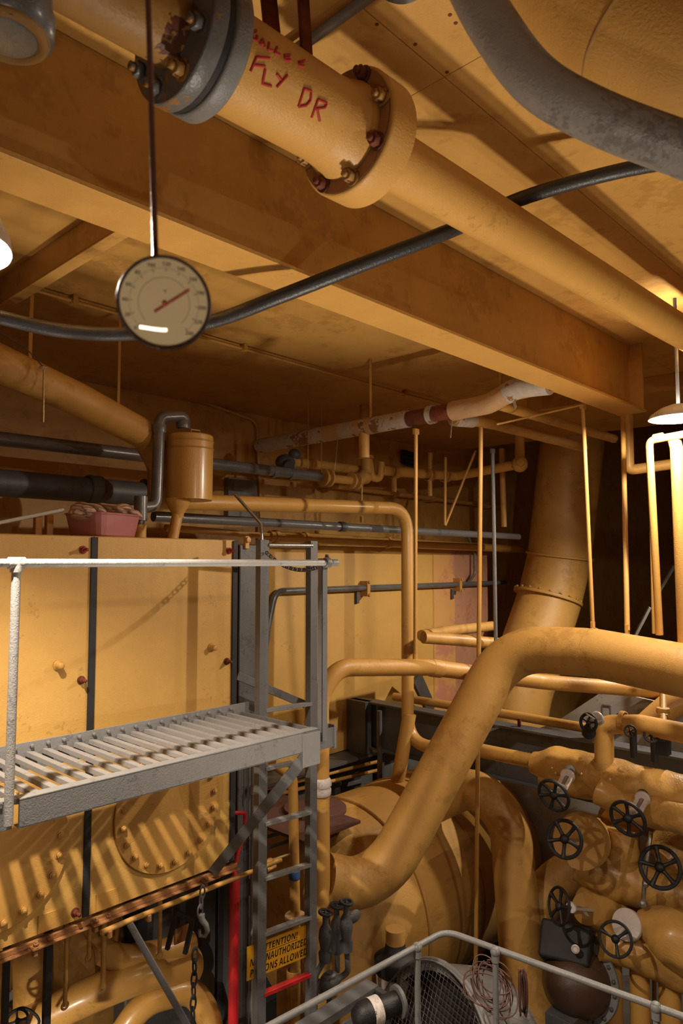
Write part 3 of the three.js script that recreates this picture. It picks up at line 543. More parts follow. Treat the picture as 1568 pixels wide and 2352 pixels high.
// things on top of the casing
{
  const t = thing('basin', 'pink plastic basin standing on top of the yellow panelled casing', 'basin');
  const c = pZ(237, 1224, -4.32); c.y = .16;
  const prof = [[0, 0], [.185, 0], [.195, .008], [.222, .135], [.232, .14], [.235, .146], [.226, .15], [.216, .145], [.19, .016], [0, .012]];
  const g = lathe(prof, V(0, 0, 0), Yv, 40); const p = g.attributes.position;
  for (let i = 0; i < p.count; i++) { const a = Math.atan2(p.getZ(i), p.getX(i)), f = 1 / Math.pow(Math.pow(Math.abs(Math.cos(a)), 5) + Math.pow(Math.abs(Math.sin(a)), 5), .2); p.setX(i, p.getX(i) * f * .93); p.setZ(i, p.getZ(i) * f * .74); }
  g.computeVertexNormals(); g.rotateY(.35); g.translate(c.x, c.y, c.z); part(t, 'tub', g, M.pink);
  const rag = (cx, cz, r, s, nm) => { const q = new THREE.SphereGeometry(r, 28, 20), a = q.attributes.position; for (let i = 0; i < a.count; i++) { const x = a.getX(i), y = a.getY(i), z = a.getZ(i), w = 1 + .22 * Math.sin(x * 38 + s) * Math.sin(z * 31 - s) + .14 * Math.sin(y * 50 + x * 44); a.setXYZ(i, x * w * 1.15, y * w * .62, z * w); } q.computeVertexNormals(); q.translate(c.x + cx, c.y + .155, c.z + cz); return boxUV(q); };
  solo('rag', 'crumpled beige rag hanging over the corner of the pink basin', 'rag', [rag(-.13, .07, .09, 1), rag(-.2, .1, .065, 3)], M.cloth);
  solo('rag', 'crumpled beige rag piled in the middle of the pink basin', 'rag', [rag(.07, -.02, .11, 5), rag(.16, .02, .075, 8)], M.cloth);
  solo('glass_tube', 'pale glass gauge tube leaning on the basin rim', 'gauge glass', tube([pZ(-60, 1212, -4.25), pZ(146, 1171, -4.25)], .012, { seg: 10 }), mat([.5, .48, .42], { tex: mapGrey, rough: .15 }));
  for (const px of [86, 112]) { const q = pZ(px, 1215, -4.5); solo('bracket', px < 100 ? 'small brown bracket standing on the casing under the gauge tube' : 'small brown bracket on the casing just left of the basin', 'bracket', [box(q.x - .022, q.x + .022, .155, .3, q.z - .02, q.z + .02)], M.buffGrime); }
}

// ------------------------------------------------------------------ rear casing and steelwork
{
  const t = thing('rear_casing', 'wide yellow plate casing at the back with faded salmon primer at its far end', 'casing'), ZR = -6.3;
  const x1 = pZ(700, 1500, ZR).x, x2 = pZ(996, 1500, ZR).x, x3 = pZ(1046, 1500, ZR).x;
  part(t, 'body', box(3.75, 10.1, -2.38, .2, -6.9, ZR - .02), M.buffPlate);
  part(t, 'front_panel', box(3.75, x1 - .004, -2.38, .2, ZR - .02, ZR), M.buffPlate);
  part(t, 'front_panel', box(x1 + .004, x2 - .004, -2.38, .2, ZR - .02, ZR), M.buffPlate);
  part(t, 'front_panel', box(x2 + .004, x3, -2.38, .2, ZR - .02, ZR), M.primer);
  part(t, 'front_panel', box(x3 + .001, 10.1, -2.38, .2, ZR - .02, ZR), M.salmon, 'salmon primer coloured panel');
  part(t, 'joint_strip', box(x2 - .014, x2 + .014, -2.38, .2, ZR, ZR + .006), M.buffGrime);
  part(t, 'seam_strip', box(x1 - .008, x1 + .008, -1.9, .2, ZR, ZR + .005), M.buffPlate);
  const c = thing('conduit', 'glossy dark conduit clamped across the rear casing, turning down at its left end', 'conduit');
  part(c, 'pipe_run', tube([pZ(1160, 1338, -6.22), pZ(632, 1358, -6.22), pZ(613, 1450, -6.22)], .037, { bend: .16, seg: 18 }), M.glossGrey);
  part(c, 'flexible_end', tube([pZ(614, 1440, -6.22), pZ(612, 1500, -6.22)], t => .045 - .03 * t, { seg: 14, wob: .15 }), M.steel);
  for (const [px, py] of [[838, 1352], [1050, 1343]]) { const p = pZ(px, py, -6.24); part(c, 'clamp', [box(p.x - .03, p.x + .03, p.y - .1, p.y + .1, -6.3, -6.17), hexBolt(V(p.x, p.y + .085, -6.17), V(0, 0, 1), .02, .02), hexBolt(V(p.x, p.y - .085, -6.17), V(0, 0, 1), .02, .02)], M.buff); }
  for (const [px, py] of [[820, 1370], [1038, 1362]]) { const p = pZ(px, py, -6.28); part(c, 'cleat', box(p.x - .025, p.x + .025, p.y - .09, p.y + .06, -6.3, -6.26), M.darkGrey); }
  part(c, 'branch', tube([pZ(1075, 1340, -6.2), pZ(1090, 1318, -6.2), pZ(1090, 1270, -6.2), pZ(1072, 1225, -6.2)], .022, { bend: .1, seg: 12 }), M.glossGrey);
  // grey support block under the casing
  const u = thing('grey_foundation', 'dark grey plated foundation under the rear casing', 'foundation');
  part(u, 'body', box(3.9, 8.5, FLOOR, -2.39, -6.9, -6.3), M.midGrey);
  part(u, 'ledge', box(3.9, 8.5, -2.42, -2.385, -6.3, -5.95), M.darkGrey);
  for (const [px, w] of [[766, .05], [868, .05]]) { const p = pZ(px, 1800, -6.27); part(u, 'rib', box(p.x - w, p.x + w, FLOOR, -2.42, -6.3, -6.2), M.darkGrey); }
  [[1778, 1748], [1797, 1768]].forEach(([a, b], i) => pipe('rail_pipe', ['thin yellow pipe fixed level along the grey foundation, upper of the pair', 'thin yellow pipe fixed level along the grey foundation, lower of the pair'][i], [pZ(560, a + 46, -6.05), pZ(750, a, -6.05), pZ(872, b, -6.05)], .022, M.buff, { seg: 12 }));
  [[1840, 1812], [1880, 1846], [1905, 1872], [1935, 1905]].forEach(([a, b], i) => pipe('rail_pipe', ['highest grey rail along the foundation, just below the yellow pair', 'second grey rail below the yellow pair on the foundation', 'third grey rail below the yellow pair on the foundation', 'lowest grey rail along the foundation above the drum'][i], [pZ(560, a + 52, -6.05), pZ(745, a, -6.05), pZ(860, b, -6.05)], .02, M.darkGrey, { seg: 10, cat: 'rail' }));
}
{ // grey girder crossing behind the big pipe
  const t = thing('grey_girder', 'deep dark grey steel girder crossing behind the big bent pipe', 'beam');
  part(t, 'web', box(6.86, 6.88, -2.3, -1.77, -6.28, .8), M.darkGrey);
  part(t, 'flange', box(6.78, 6.98, -1.77, -1.745, -6.28, .8), M.darkGrey);
  part(t, 'flange', box(6.78, 6.98, -2.325, -2.3, -6.28, .8), M.darkGrey);
  part(t, 'end_post', box(6.72, 6.86, -2.385, -1.745, -6.28, -5.97), M.darkGrey);
  const p = pX(868, 1700, 6.8); part(t, 'stiffener', box(6.78, 6.86, -2.3, -1.77, p.z - .01, p.z + .01), M.darkGrey);
  const s = pX(872, 1800, 6.6); solo('grey_standpipe', 'thin grey standpipe below the near end of the grey girder', 'pipe', tube([s.clone().setY(-1.78), s.clone().setY(-3.05)], .03, { seg: 14 }), M.midGrey);
  const q = pX(1192, 1648, 6.88); part(t, 'stud', tube([q.clone().setY(-1.75), q.clone().setY(-1.66)], .02, { seg: 10 }), M.rust);
  pipe('yellow_pipe', 'slender yellow pipe lying along the top of the grey girder', [pX(905, 1600, 7.15), pX(1160, 1640, 7.15), pX(1345, 1672, 7.15)], .05, M.buff, { seg: 16 });
  const bkt = pX(1150, 1668, 6.8); solo('grey_bracket', 'small pale bracket arm on the face of the grey girder', 'bracket', bar(pX(1118, 1680, 6.8), bkt, .02, .03), M.grey);
}
{ // column behind the ladder
  const t = thing('grey_column', 'grey steel column plate standing between the panelled casing and the ladder', 'column');
  const a = pZ(548, 1500, -4.35).x, b = pZ(606, 1500, -4.35).x;
  part(t, 'plate', box(a, b, FLOOR, .13, -4.37, -4.35), M.midGrey); part(t, 'flange', box(a, a + .012, FLOOR, .13, -4.6, -4.35), M.darkGrey);
  const p = pZ(574, 1232, -4.3); part(t, 'lug', [box(p.x - .02, p.x + .02, .1, .2, -4.36, -4.33), disc(V(p.x, .17, -4.32), V(0, 0, 1), .022, .02, .004, 16)], M.buff);
  pipe('thin_rod', 'thin pale rod rising from the ladder top', [pZ(601, 1250, -3.9), pZ(600, 1205, -3.9), pZ(600, 1130, -3.9).setZ(-4.2)], .012, M.steel, { seg: 8, cat: 'rod' });
  // diagonal strap and dark upright behind the ladder
  solo('diagonal_strap', 'flat dark strap sloping down behind the ladder', 'strap', bar(pZ(545, 1552, -4.2), pZ(700, 1618, -4.2), .012, .06), M.midGrey);
}
// red pipe and columns below the casing corner
{
  const t = thing('red_pipe', 'bright red vertical pipe below the corner of the panelled casing', 'pipe');
  const z = -4.29, p = pZ(538, 2100, z);
  part(t, 'pipe_run', tube([V(p.x, FLOOR, z), V(p.x, -2.25, z), V(p.x + .035, -2.12, z), V(p.x + .09, -2.05, z), V(p.x + .09, -1.87, z), V(p.x - .02, -1.85, z)], t => t < .82 ? .038 : .015, { seg: 18 }), M.red);
  const c = thing('grey_column', 'dark grey column standing left of the red pipe', 'column'); const q = pZ(512, 2150, -4.5);
  part(c, 'plate', [box(q.x - .06, q.x + .06, FLOOR, -2.12, -4.52, -4.5), box(q.x - .06, q.x - .045, FLOOR, -2.12, -4.7, -4.5)], M.darkGrey);
  const e = thing('grey_column', 'dark grey column standing right of the red pipe', 'column'); const w = pZ(566, 2150, -4.45);
  part(e, 'plate', [box(w.x - .05, w.x + .05, FLOOR, -1.25, -4.47, -4.45), box(w.x + .04, w.x + .055, FLOOR, -1.25, -4.65, -4.45)], M.darkGrey);
  const s = pipe('grey_pipe', 'slim mottled grey pipe just left of the ladder rail below the platform', [pZ(583, 1745, -4.3), pZ(581, 2190, -4.3), pZ(580, 2352, -4.3).setY(FLOOR)], .024, M.grey, { seg: 14 });
  coupling(s, pZ(583, 1815, -4.3), Yv, .034, .06, M.grey);
}
// yellow pipes seen through the ladder
{
  const t = pipe('yellow_pipe', 'yellow pipe bending down seen between the ladder rails, with blue tape', [pZ(625, 1752, -4.55), pZ(672, 1785, -4.55), pZ(678, 2110, -4.55), pZ(678, 2420, -4.55).setY(FLOOR)], .043, M.buff, { bend: .12, seg: 20 });
  coupling(t, pZ(676, 2008, -4.55), Yv, .046, .07, M.blueTape); part(t, 'flange', disc(pZ(678, 2106, -4.55), Yv, .09, .04), M.tan);
  coupling(t, pZ(674, 2240, -4.55), Yv, .058, .09, M.buff);
  const s = pipe('yellow_pipe', 'short yellow stub pipe at the foot of the ladder', [pZ(650, 2230, -4.75), pZ(650, 2330, -4.75), pZ(650, 2330, -4.75).setY(FLOOR)], .055, M.buff, { seg: 18 });
  // thin dark steelwork beyond
  for (const [a, b, l] of [[[612, 1948], [725, 1912], 'upper thin grey rail behind the ladder'], [[455, 1962], [640, 1915], 'lower thin grey rail behind the ladder']]) solo('thin_rail', l, 'rail', bar(pZ(...a, -5.2), pZ(...b, -5.2), .02, .03), M.grey);
  const v = thing('drain_cock', 'small yellow cock and stub pipe behind the ladder', 'valve'); part(v, 'body', [tube([pZ(612, 1998, -4.2), pZ(632, 1988, -4.2)], .018, { seg: 10 }), ball(pZ(620, 1980, -4.2), .03)], M.buff); part(v, 'lever', tube([pZ(622, 1976, -4.2), pZ(665, 1962, -4.2)], .01, { seg: 8 }), M.brass);
}

// ------------------------------------------------------------------ overhead pipes in the middle
{ // pipe with torn lagging
  const X = 4.86, pts = [pX(596, 1024, X), pX(1005, 950, X), pX(1120, 929, X), pX(1190, 889, X), pX(1262, 881, X)];
  const t = thing('torn_lagging_pipe', 'white lagged pipe with torn wrapping and bare rusty stretch under the deck head', 'pipe');
  const opt = (u0, u1, o = {}) => ({ bend: .25, seg: 24, u0, u1, ...o });
  part(t, 'pipe_core', tube(pts, .055, { bend: .25, seg: 18 }), M.rust);
  part(t, 'lagging', tube(pts, .075, opt(0, .60, { wob: .03 })), M.lag, 'dirty white lagging');
  part(t, 'bare_stretch', tube(pts, .066, opt(.6, .745, { wob: .06 })), M.rust, 'rusty red bare pipe');
  part(t, 'lagging', tube(pts, .08, opt(.735, .90, { wob: .04 })), M.tan, 'tan tape wrapping');
  part(t, 'lagging', tube(pts, .085, opt(.89, 1)), M.lag, 'clean white lagging');
  for (const [a, b] of [[.30, .36], [.42, .44], [.46, .48]]) part(t, 'tape_band', tube(pts, .0775, opt(a, b)), M.tan);
  part(t, 'tape_band', tube(pts, .079, opt(.665, .68)), M.lag);
  const ribbon = (a, b, w, l) => part(t, 'loose_tape', bar(a, b, w, .004, RT), M.lag, l);
  ribbon(pX(776, 1006, X), pX(768, 1085, X), .05); ribbon(pX(1037, 965, X), pX(1034, 1006, X), .05); ribbon(pX(1176, 905, X), pX(1184, 938, X), .06);
  for (const px of [851, 1150]) { const p = pX(px, 978 - (px - 851) * .18, X); part(t, 'hanger', tube([p, V(p.x, CEIL, p.z)], .014, { seg: 8 }), M.wall); }
  part(t, 'drop_branch', tube([pX(836, 985, X), pX(836, 1052, X)], .05, { seg: 16 }), M.buffGrime);
}
{
  const a = pipe('yellow_pipe', 'yellow pipe with loose white wrapping branching off the torn lagged pipe', [pZ(1040, 961, -3.37), pZ(1090, 966, -3.37), pZ(1140, 975, -3.37), pZ(1340, 1027, -3.37)], .052, M.buffGrime, { seg: 20, wob: .05 });
  part(a, 'wrapping', tube([pZ(1042, 962, -3.37), pZ(1085, 966, -3.37)], .062, { wob: .1, seg: 18 }), M.lag, 'white loose wrapping');
  const b = pipe('yellow_pipe', 'upper slim yellow pipe running to the exhaust trunk', [pZ(1146, 930, -2.95), pZ(1230, 955, -2.95), pZ(1410, 1008, -2.95)], .042, M.buffGrime, { seg: 18 });
  solo('thin_rail', 'thin brown bar above the upper slim yellow pipe', 'bar', bar(pZ(1140, 975, -3.0), pY(1345, 928, 1.29), .012, .015), M.wall);
  pipe('yellow_pipe', 'short brown pipe lying above the white lagging next to the girder', [pX(1175, 907, 5.05), pX(1300, 880, 5.05)], .05, M.wall, { seg: 16 });
}
{ // flanged valve group at the end of the dark grey pipe
  const Z = -5.6, t = thing('flanged_valve', 'cast yellow flanged valve group at the end of the dark grey pipe', 'valve');
  const X1 = V(1, 0, 0);
  part(t, 'pipe_run', tube([pZ(745, 1097, Z), pZ(830, 1107, Z)], .05, { seg: 20 }), M.buff);
  for (const px of [742, 755, 806, 818]) part(t, 'flange', disc(pZ(px, 1097 + (px - 745) * .118, Z), X1, .1, .03), M.buff);
  part(t, 'valve_body', [tube([pZ(822, 1106, Z), pZ(842, 1085, Z), pZ(842, 1055, Z)], .07, { bend: .08, seg: 18 }), ball(pZ(838, 1096, Z), .085)], M.buffGrime);
  part(t, 'bonnet', disc(pZ(839, 1050, Z), Yv, .1, .04), M.buffGrime);
  part(t, 'riser', tube([pZ(837, 1050, Z), pZ(836, 985, Z), pZ(836, 985, Z).setY(CEIL)], .055, { seg: 18 }), M.buffGrime);
  part(t, 'trap', tube([pZ(848, 1060, Z), pZ(853, 1098, Z), pZ(872, 1100, Z), pZ(876, 1062, Z)], .045, { bend: .08, seg: 18 }), M.buff);
  part(t, 'drain_rod', tube([pZ(831, 1112, Z), pZ(830, 1160, Z)], .012, { seg: 8 }), M.buff);
  const L = pipe('yellow_pipe', 'yellow pipe line with tees leaving the flanged valve and turning up', [pZ(874, 1080, Z), pZ(1045, 1094, Z), pX(1193, 1066, pZ(1045, 1094, Z).x), pX(1194, 990, pZ(1045, 1094, Z).x).setY(CEIL)], .062, M.buff, { bend: .06, seg: 18 });
  const XL = pZ(1045, 1094, Z).x;
  part(L, 'elbow', [ball(pX(1193, 1066, XL), .105), disc(pX(1196, 1062, XL + -.09), V(-1, 0, .2), .05, .06)], M.buff);
  for (const px of [905, 985, 1022]) coupling(L, pZ(px, 1082 + (px - 874) * .08, Z), X1, .08, .09, M.buff);
  for (const [px, a, b] of [[905, 1086, 1130], [988, 1040, 1140]]) part(L, 'branch', tube([pZ(px, a, Z + .0), pZ(px - 1, b, Z)], .035, { seg: 12 }), M.buffGrime);
  const K = pipe('sprinkler_pipe', 'thin brown pipe with small tees running level along the back wall', [pZ(730, 1112, -6.75), pZ(1160, 1166, -6.75), pZ(1158, 1080, -6.75)], .036, M.wall, { bend: .08, seg: 14 });
  for (const px of [760, 905, 990, 1120]) { const p = pZ(px, 1112 + (px - 730) * .1256, -6.75); part(K, 'wall_clip', box(p.x - .02, p.x + .02, p.y - .05, p.y + .05, -6.95, -6.72), M.wall); }
  for (const px of [905, 990]) coupling(K, pZ(px, 1112 + (px - 730) * .1256, -6.75), X1, .055, .1, M.wall);
  const g = thing('grey_valve', 'dusky grey valve body on top of the dark pipe', 'valve');
  part(g, 'body', [ball(pZ(655, 1062, -5.75), .11, 1, .8, 1), tube([pZ(655, 1060, -5.75), pZ(664, 1072, -5.62)], .06, { seg: 14 })], M.darkGrey); part(g, 'bonnet', [ball(pZ(676, 1045, -5.75), .07)], M.darkGrey);
  pipe('brown_pipe', 'short brown pipe leaving the dusky grey valve', [pZ(668, 1060, -5.75), pZ(828, 1080, -5.75)], .055, M.wall, { seg: 16 });
  for (const [px, b, l] of [[707, 1078, 'flat brown strap hanging from the deck head behind its twin'], [738, 1093, 'flat yellow strap hanging from the deck head to the valve flange']]) { const p = pZ(px, b, -5.6); solo('hanger_strap', l, 'hanger', bar(p, V(p.x, CEIL, p.z), .045, .008, RT), M.buffGrime); }
  solo('ventilator_box', 'flat grey ventilator box on the back wall behind the tank', 'ventilator', [box(pZ(520, 1100, -6.9).x, pZ(585, 1100, -6.9).x, .55, 1.02, -6.95, -6.86)], M.grey);
  const c = pZ(935, 1056, -6.85), ven = thing('bellows', 'black ribbed bellows on the back wall behind the yellow pipe line', 'bellows');
  part(ven, 'rings', [0, 1, 2, 3].map(k => torus(c.clone().add(V(0, -.06 * k + .1, .04)), V(0, 1, .4), .12, .02, 8, 20)), M.black);
}
// hanger rods
const rod = (label, a, b, r, m, feet = true) => { const t = thing('hanger_rod', label, 'rod'); part(t, 'rod', tube([a, b], r, { seg: 12 }), m); if (feet) { part(t, 'eye', [box(b.x - .022, b.x + .022, b.y - .03, b.y + .05, b.z - .012, b.z + .012)], m); part(t, 'top_lug', [box(a.x - .03, a.x + .03, a.y - .03, a.y + .02, a.z - .015, a.z + .015)], m); } return t; };
rod('thin yellow rod from the torn lagged pipe down to the arched pipe', pX(955, 990, 4.86), pD(953, 1514, 6.2), .0165, M.buff);
rod('long thin yellow rod passing behind the big bent pipe', pZ(1104, 975, -3.37), pD(1092, 2230, 6.6), .02, M.buff, false);
rod('thin pale grey rod behind the long yellow rod', pD(1131, 1035, 7.6), pD(1138, 1466, 7.6), .02, M.grey);
rod('yellow rod from the girder to the big bent pipe, away from its stiffener', pY(1338, 932, 1.28), pX(1361, 1442, 5.6), .0165, M.buff);
rod('yellow rod hanging from the girder to the big bent pipe, by its end stiffener', pY(1430, 955, 1.28), pX(1440, 1448, 5.65), .021, M.buff);
rod('thin brown rod dropping from the pipe line near the long yellow rod', pD(1023, 1050, 9.0), pD(1021, 1205, 9.0), .018, M.wall, false);
rod('thin brown diagonal stay meeting the dropped rod', pD(1092, 1035, 9.0), pD(1022, 1207, 9.0), .016, M.wall, false);
rod('dim brown drop pipe beside the exhaust trunk', pD(1152, 1030, 10.2), pD(1157, 1210, 10.2), .04, M.wall, false);
{
  const t = thing('looped_pipe', 'bright yellow inverted U pipe standing below the dish lamp', 'pipe');
  const d = 5.42; part(t, 'pipe_run', tube([pD(1514, 1458, d), pD(1490, 1012, d), pD(1640, 985, d - .35), pD(1650, 1300, d - .3)], .028, { bend: .05, seg: 16 }), M.buff);
  part(t, 'coupling', tube([pD(1502, 1008, d), pD(1522, 1004, d - .05)], .036, { seg: 16 }), M.buff);
  pipe('yellow_pipe', 'thick bright yellow vertical pipe beside the inverted U pipe', [pD(1548, 1010, 5.3), pD(1553, 1030, 5.3), pD(1571, 1480, 5.3)], .046, M.buff, { seg: 18 });
  rod('thin yellow rod behind the inverted U pipe', pD(1492, 1040, 6.0), pD(1501, 1455, 6.0), .015, M.buff, false);
  pipe('yellow_pipe', 'short yellow pipe with cap near the end of the girder', [pD(1440, 950, 6.9), pD(1444, 1080, 6.9), pD(1600, 1058, 6.6)], .05, M.buff, { bend: .05, seg: 16 });
  solo('light_strut', 'pale grey diagonal strut behind the rods in the dark', 'strut', bar(pD(1432, 1512, 8.2), pD(1492, 1395, 8.2), .05, .03), M.grey);
  solo('dark_strut', 'dim diagonal strut high in the dark behind the inverted U pipe', 'strut', bar(pD(1500, 1380, 10.5), pD(1548, 1300, 10.5), .06, .04), M.grey);
}
// exhaust trunk
{
  const P = [pD(1330, 820, 11.2), pD(1315, 1000, 11.2), pD(1283, 1285, 11.2), pD(1262, 1372, 11.1), pD(1190, 1590, 10.6), pD(1155, 1780, 10.3), pD(1150, 2000, 10.2)];
  const t = thing('exhaust_trunk', 'broad yellow exhaust trunk with flange rings descending in the background', 'duct');
  part(t, 'trunk_run', tube(P, .485, { bend: 1.2, seg: 40 }), M.buffGrime);
  const d1 = P[2].clone().sub(P[1]), d2 = P[4].clone().sub(P[3]);
  const f1 = P[1].clone().lerp(P[2], .97), f2 = pD(1257, 1372, 11.08);
  part(t, 'flange_ring', disc(f1, d1, .52, .035, .004, 48), M.buff);
  part(t, 'flange_ring', disc(f2, d2.clone().lerp(d1, .4), .53, .05, .006, 48), M.buffGrime);
  const n = d2.clone().lerp(d1, .4).normalize(), m4 = basis(n, Yv), ex = V().setFromMatrixColumn(m4, 0), ey = V().setFromMatrixColumn(m4, 1);
  for (let k = 0; k < 20; k++) { const a = k / 20 * 6.283; part(t, 'ring_bolt', hexBolt(f2.clone().addScaledVector(ex, .507 * Math.cos(a)).addScaledVector(ey, .507 * Math.sin(a)).addScaledVector(n, -.025), n.clone().negate(), .02, .03), M.buff); }
}
// two stub pipes by the trunk
pipe('yellow_pipe', 'stubby yellow pipe with a rounded end beside the pale grey rod, front one', [pD(972, 1464, 7.3), pD(1050, 1470, 7.5), pD(1165, 1480, 7.9)], .062, M.buff, { seg: 20 });
pipe('yellow_pipe', 'stubby yellow pipe crossing just behind the front stub', [pD(968, 1460, 7.5), pD(1020, 1450, 8.0), pD(1130, 1438, 8.8)], .06, M.buffGrime, { seg: 18 });
solo('dark_strut', 'dark diagonal strut against the rear casing below the arched pipe', 'strut', bar(pZ(955, 1555, -5.9), pZ(990, 1632, -6.1), .2, .05, V(0, 0, 1)), M.darkGrey);

// ------------------------------------------------------------------ the big pipes
{
  const t = thing('bent_main_pipe', 'big yellow main pipe bending from level down to the left', 'pipe');
  const P = [pX(2000, 1600, 5.45), pX(1568, 1540, 5.5), pX(1360, 1499, 5.6), pD(1165, 1487, 6.2), pD(950, 1888, 5.9), pD(895, 1986, 5.8), pD(822, 2034, 5.72), pD(742, 2018, 5.6)];
  part(t, 'pipe_run', tube(P, .195, { bend: .62, seg: 44 }), M.buffGrime);
  const c = pX(1360, 1499, 5.6); part(t, 'hanger_band', torus(c, P[2].clone().sub(P[1]), .196, .005, 8, 44), M.buffGrime);
  const s = thing('arched_pipe', 'yellow pipe rising beside the ladder, arching over and passing behind the big main pipe', 'pipe');
  const Q = [pD(736, 2420, 5.4), pD(737, 2100, 5.45), pD(734, 1600, 5.6), pD(775, 1533, 5.7), pD(990, 1533, 6.3), pD(1240, 1566, 7.0), pD(1568, 1592, 7.2), pD(1800, 1610, 7.3)]; Q[0].setY(FLOOR);
  part(s, 'pipe_run', tube(Q, .072, { bend: .3, seg: 26 }), M.buff);
  part(s, 'joint', [lathe([[.07, -.07], [.085, -.06], [.088, -.02], [.078, 0], [.09, .01], [.086, .05], [.07, .07]], pD(735, 1806, 5.53), Yv, 24)], M.whiteMetal, 'white taped joint');
  coupling(s, pD(1000, 1535, 6.33), Q[5].clone().sub(Q[4]), .077, .12, M.buff);
}
{ // pipe below, from behind the main pipe down to the deck
  const t = thing('down_pipe', 'large yellow pipe curving over and dropping beside the drum', 'pipe');
  part(t, 'pipe_run', tube([pD(985, 1850, 7.2), pD(1085, 1800, 7.0), pD(1170, 1880, 6.8), pD(1198, 2200, 6.5), pD(1250, 2420, 6.2), pD(1250, 2700, 6.1)], t => .19 + .02 * t, { bend: .6, seg: 36 }), M.buffGrime);
  const u = thing('branch_pipe', 'yellow branch pipe slanting up to the lagged valve bodies', 'pipe');
  part(u, 'pipe_run', tube([pD(1195, 2140, 6.7), pD(1270, 2030, 6.9), pD(1390, 1945, 7.0)], .19, { bend: .4, seg: 32 }), M.buffGrime);
  pipe('yellow_pipe', 'dim yellow pipe slanting down from the grey girder behind the main pipe', [pX(940, 1640, 6.3), pX(905, 1840, 6.2), pX(838, 1905, 6.1), pX(800, 1912, 6.1)], .075, M.buffGrime, { bend: .3, seg: 20 });
}
{ // drum
  const t = thing('drum', 'huge yellow horizontal drum with welded bands behind the big main pipe', 'drum');
  const c = V(4.75, -3.4, -5.0), R = 1.0;
  part(t, 'shell', lathe([[0, -.12], [.5, -.08], [.85, .02], [.97, .16], [R, .34], [R, 2.7], [0, 2.75]], c, V(1, 0, 0), 72), M.buffGrime);
  for (const x of [.62, 1.55]) part(t, 'band', torus(c.clone().add(V(x, 0, 0)), V(1, 0, 0), R + .006, x < 1 ? .022 : .008, 10, 80), M.buffGrime);
  for (const x of [.4, 2.2]) part(t, 'saddle', box(c.x + x, c.x + x + .25, FLOOR, -4.2, -5.7, -4.3), M.darkGrey);
  solo('rusty_tray', 'rusty reddish flange plate under the main pipe behind the ladder', 'plate', [box(4.3, 5.0, -2.40, -2.37, -5.6, -4.5), disc(V(4.9, -2.36, -5.0), Yv, .3, .05)], mat([.12, .05, .04], { tex: mapGrime, rough: .7 }));
}
{ // grey sloping plate behind the manifold
  const s = new THREE.Shape(); const zz = p => -p.z; const pts = [[1270, 1662], [1388, 1585], [1640, 1640], [1640, 2240], [1150, 2240], [1150, 1700]].map(([x, y]) => pX(x, y, 7.6));
  pts.forEach((p, i) => i ? s.lineTo(zz(p), p.y) : s.moveTo(zz(p), p.y));
  const g = new THREE.ExtrudeGeometry(s, { depth: .03, bevelEnabled: false }); g.rotateY(Math.PI / 2); g.translate(7.6, 0, 0);
  const t = thing('grey_screen_plate', 'pale scuffed grey screen plate behind the valve manifold', 'plate');
  part(t, 'plate', boxUV(g), mat([.48, .465, .45], { tex: mapGrey, rough: .6 }));
  const p = pX(1393, 1640, 7.58), q = V(-1, 0, 0); part(t, 'slot_handle', [0, 1].map(k => tube([V(p.x, p.y + .09, p.z - .05 + k * .09), V(p.x, p.y - .09, p.z - .05 + k * .09)], .008, { seg: 8 })).concat([tube([V(p.x, p.y + .09, p.z - .05), V(p.x, p.y + .09, p.z + .04)], .008, { seg: 8 }), tube([V(p.x, p.y - .09, p.z - .05), V(p.x, p.y - .09, p.z + .04)], .008, { seg: 8 })]), M.grey);
  for (const px of [1318, 1372]) { const a = pX(px + 50, 1640, 7.57), b = pX(px - 20, 1800, 7.57); part(t, 'batten', bar(a, b, .04, .03, V(1, 0, 0)), M.midGrey); }
  part(t, 'post', box(7.55, 7.63, FLOOR, -2.5, pts[3].z - .1, pts[3].z), M.grey); part(t, 'post', box(7.55, 7.63, FLOOR, -3.5, pts[4].z, pts[4].z + .1), M.grey);
}

// ------------------------------------------------------------------ valve manifold on the right
function wheelGeo(c, n, R, spokes, rim = .1, spin = 0) {
  const m4 = basis(n, Yv), ex = V().setFromMatrixColumn(m4, 0), ey = V().setFromMatrixColumn(m4, 1), nn = n.clone().normalize(), g = [torus(c, nn, R * (1 - rim), R * rim, 10, 40)];
  for (let k = 0; k < spokes; k++) { const a = k / spokes * 6.283 + spin, e = c.clone().addScaledVector(ex, Math.cos(a) * R * .9).addScaledVector(ey, Math.sin(a) * R * .9); g.push(tube([c.clone().addScaledVector(nn, -R * .04), c.clone().lerp(e, .5).addScaledVector(nn, -R * .03), e], t => R * (.14 - .05 * Math.sin(Math.PI * t)), { seg: 8 })); }
  g.push(lathe([[0, -R * .12], [R * .22, -R * .12], [R * .24, R * .06], [R * .14, R * .1], [R * .1, R * .17], [0, R * .17]], c, nn, 20)); return g;
}
const toCam = (p, l = 0, u = 0) => p.clone().negate().normalize().addScaledVector(RT, l).addScaledVector(UP, u).normalize();
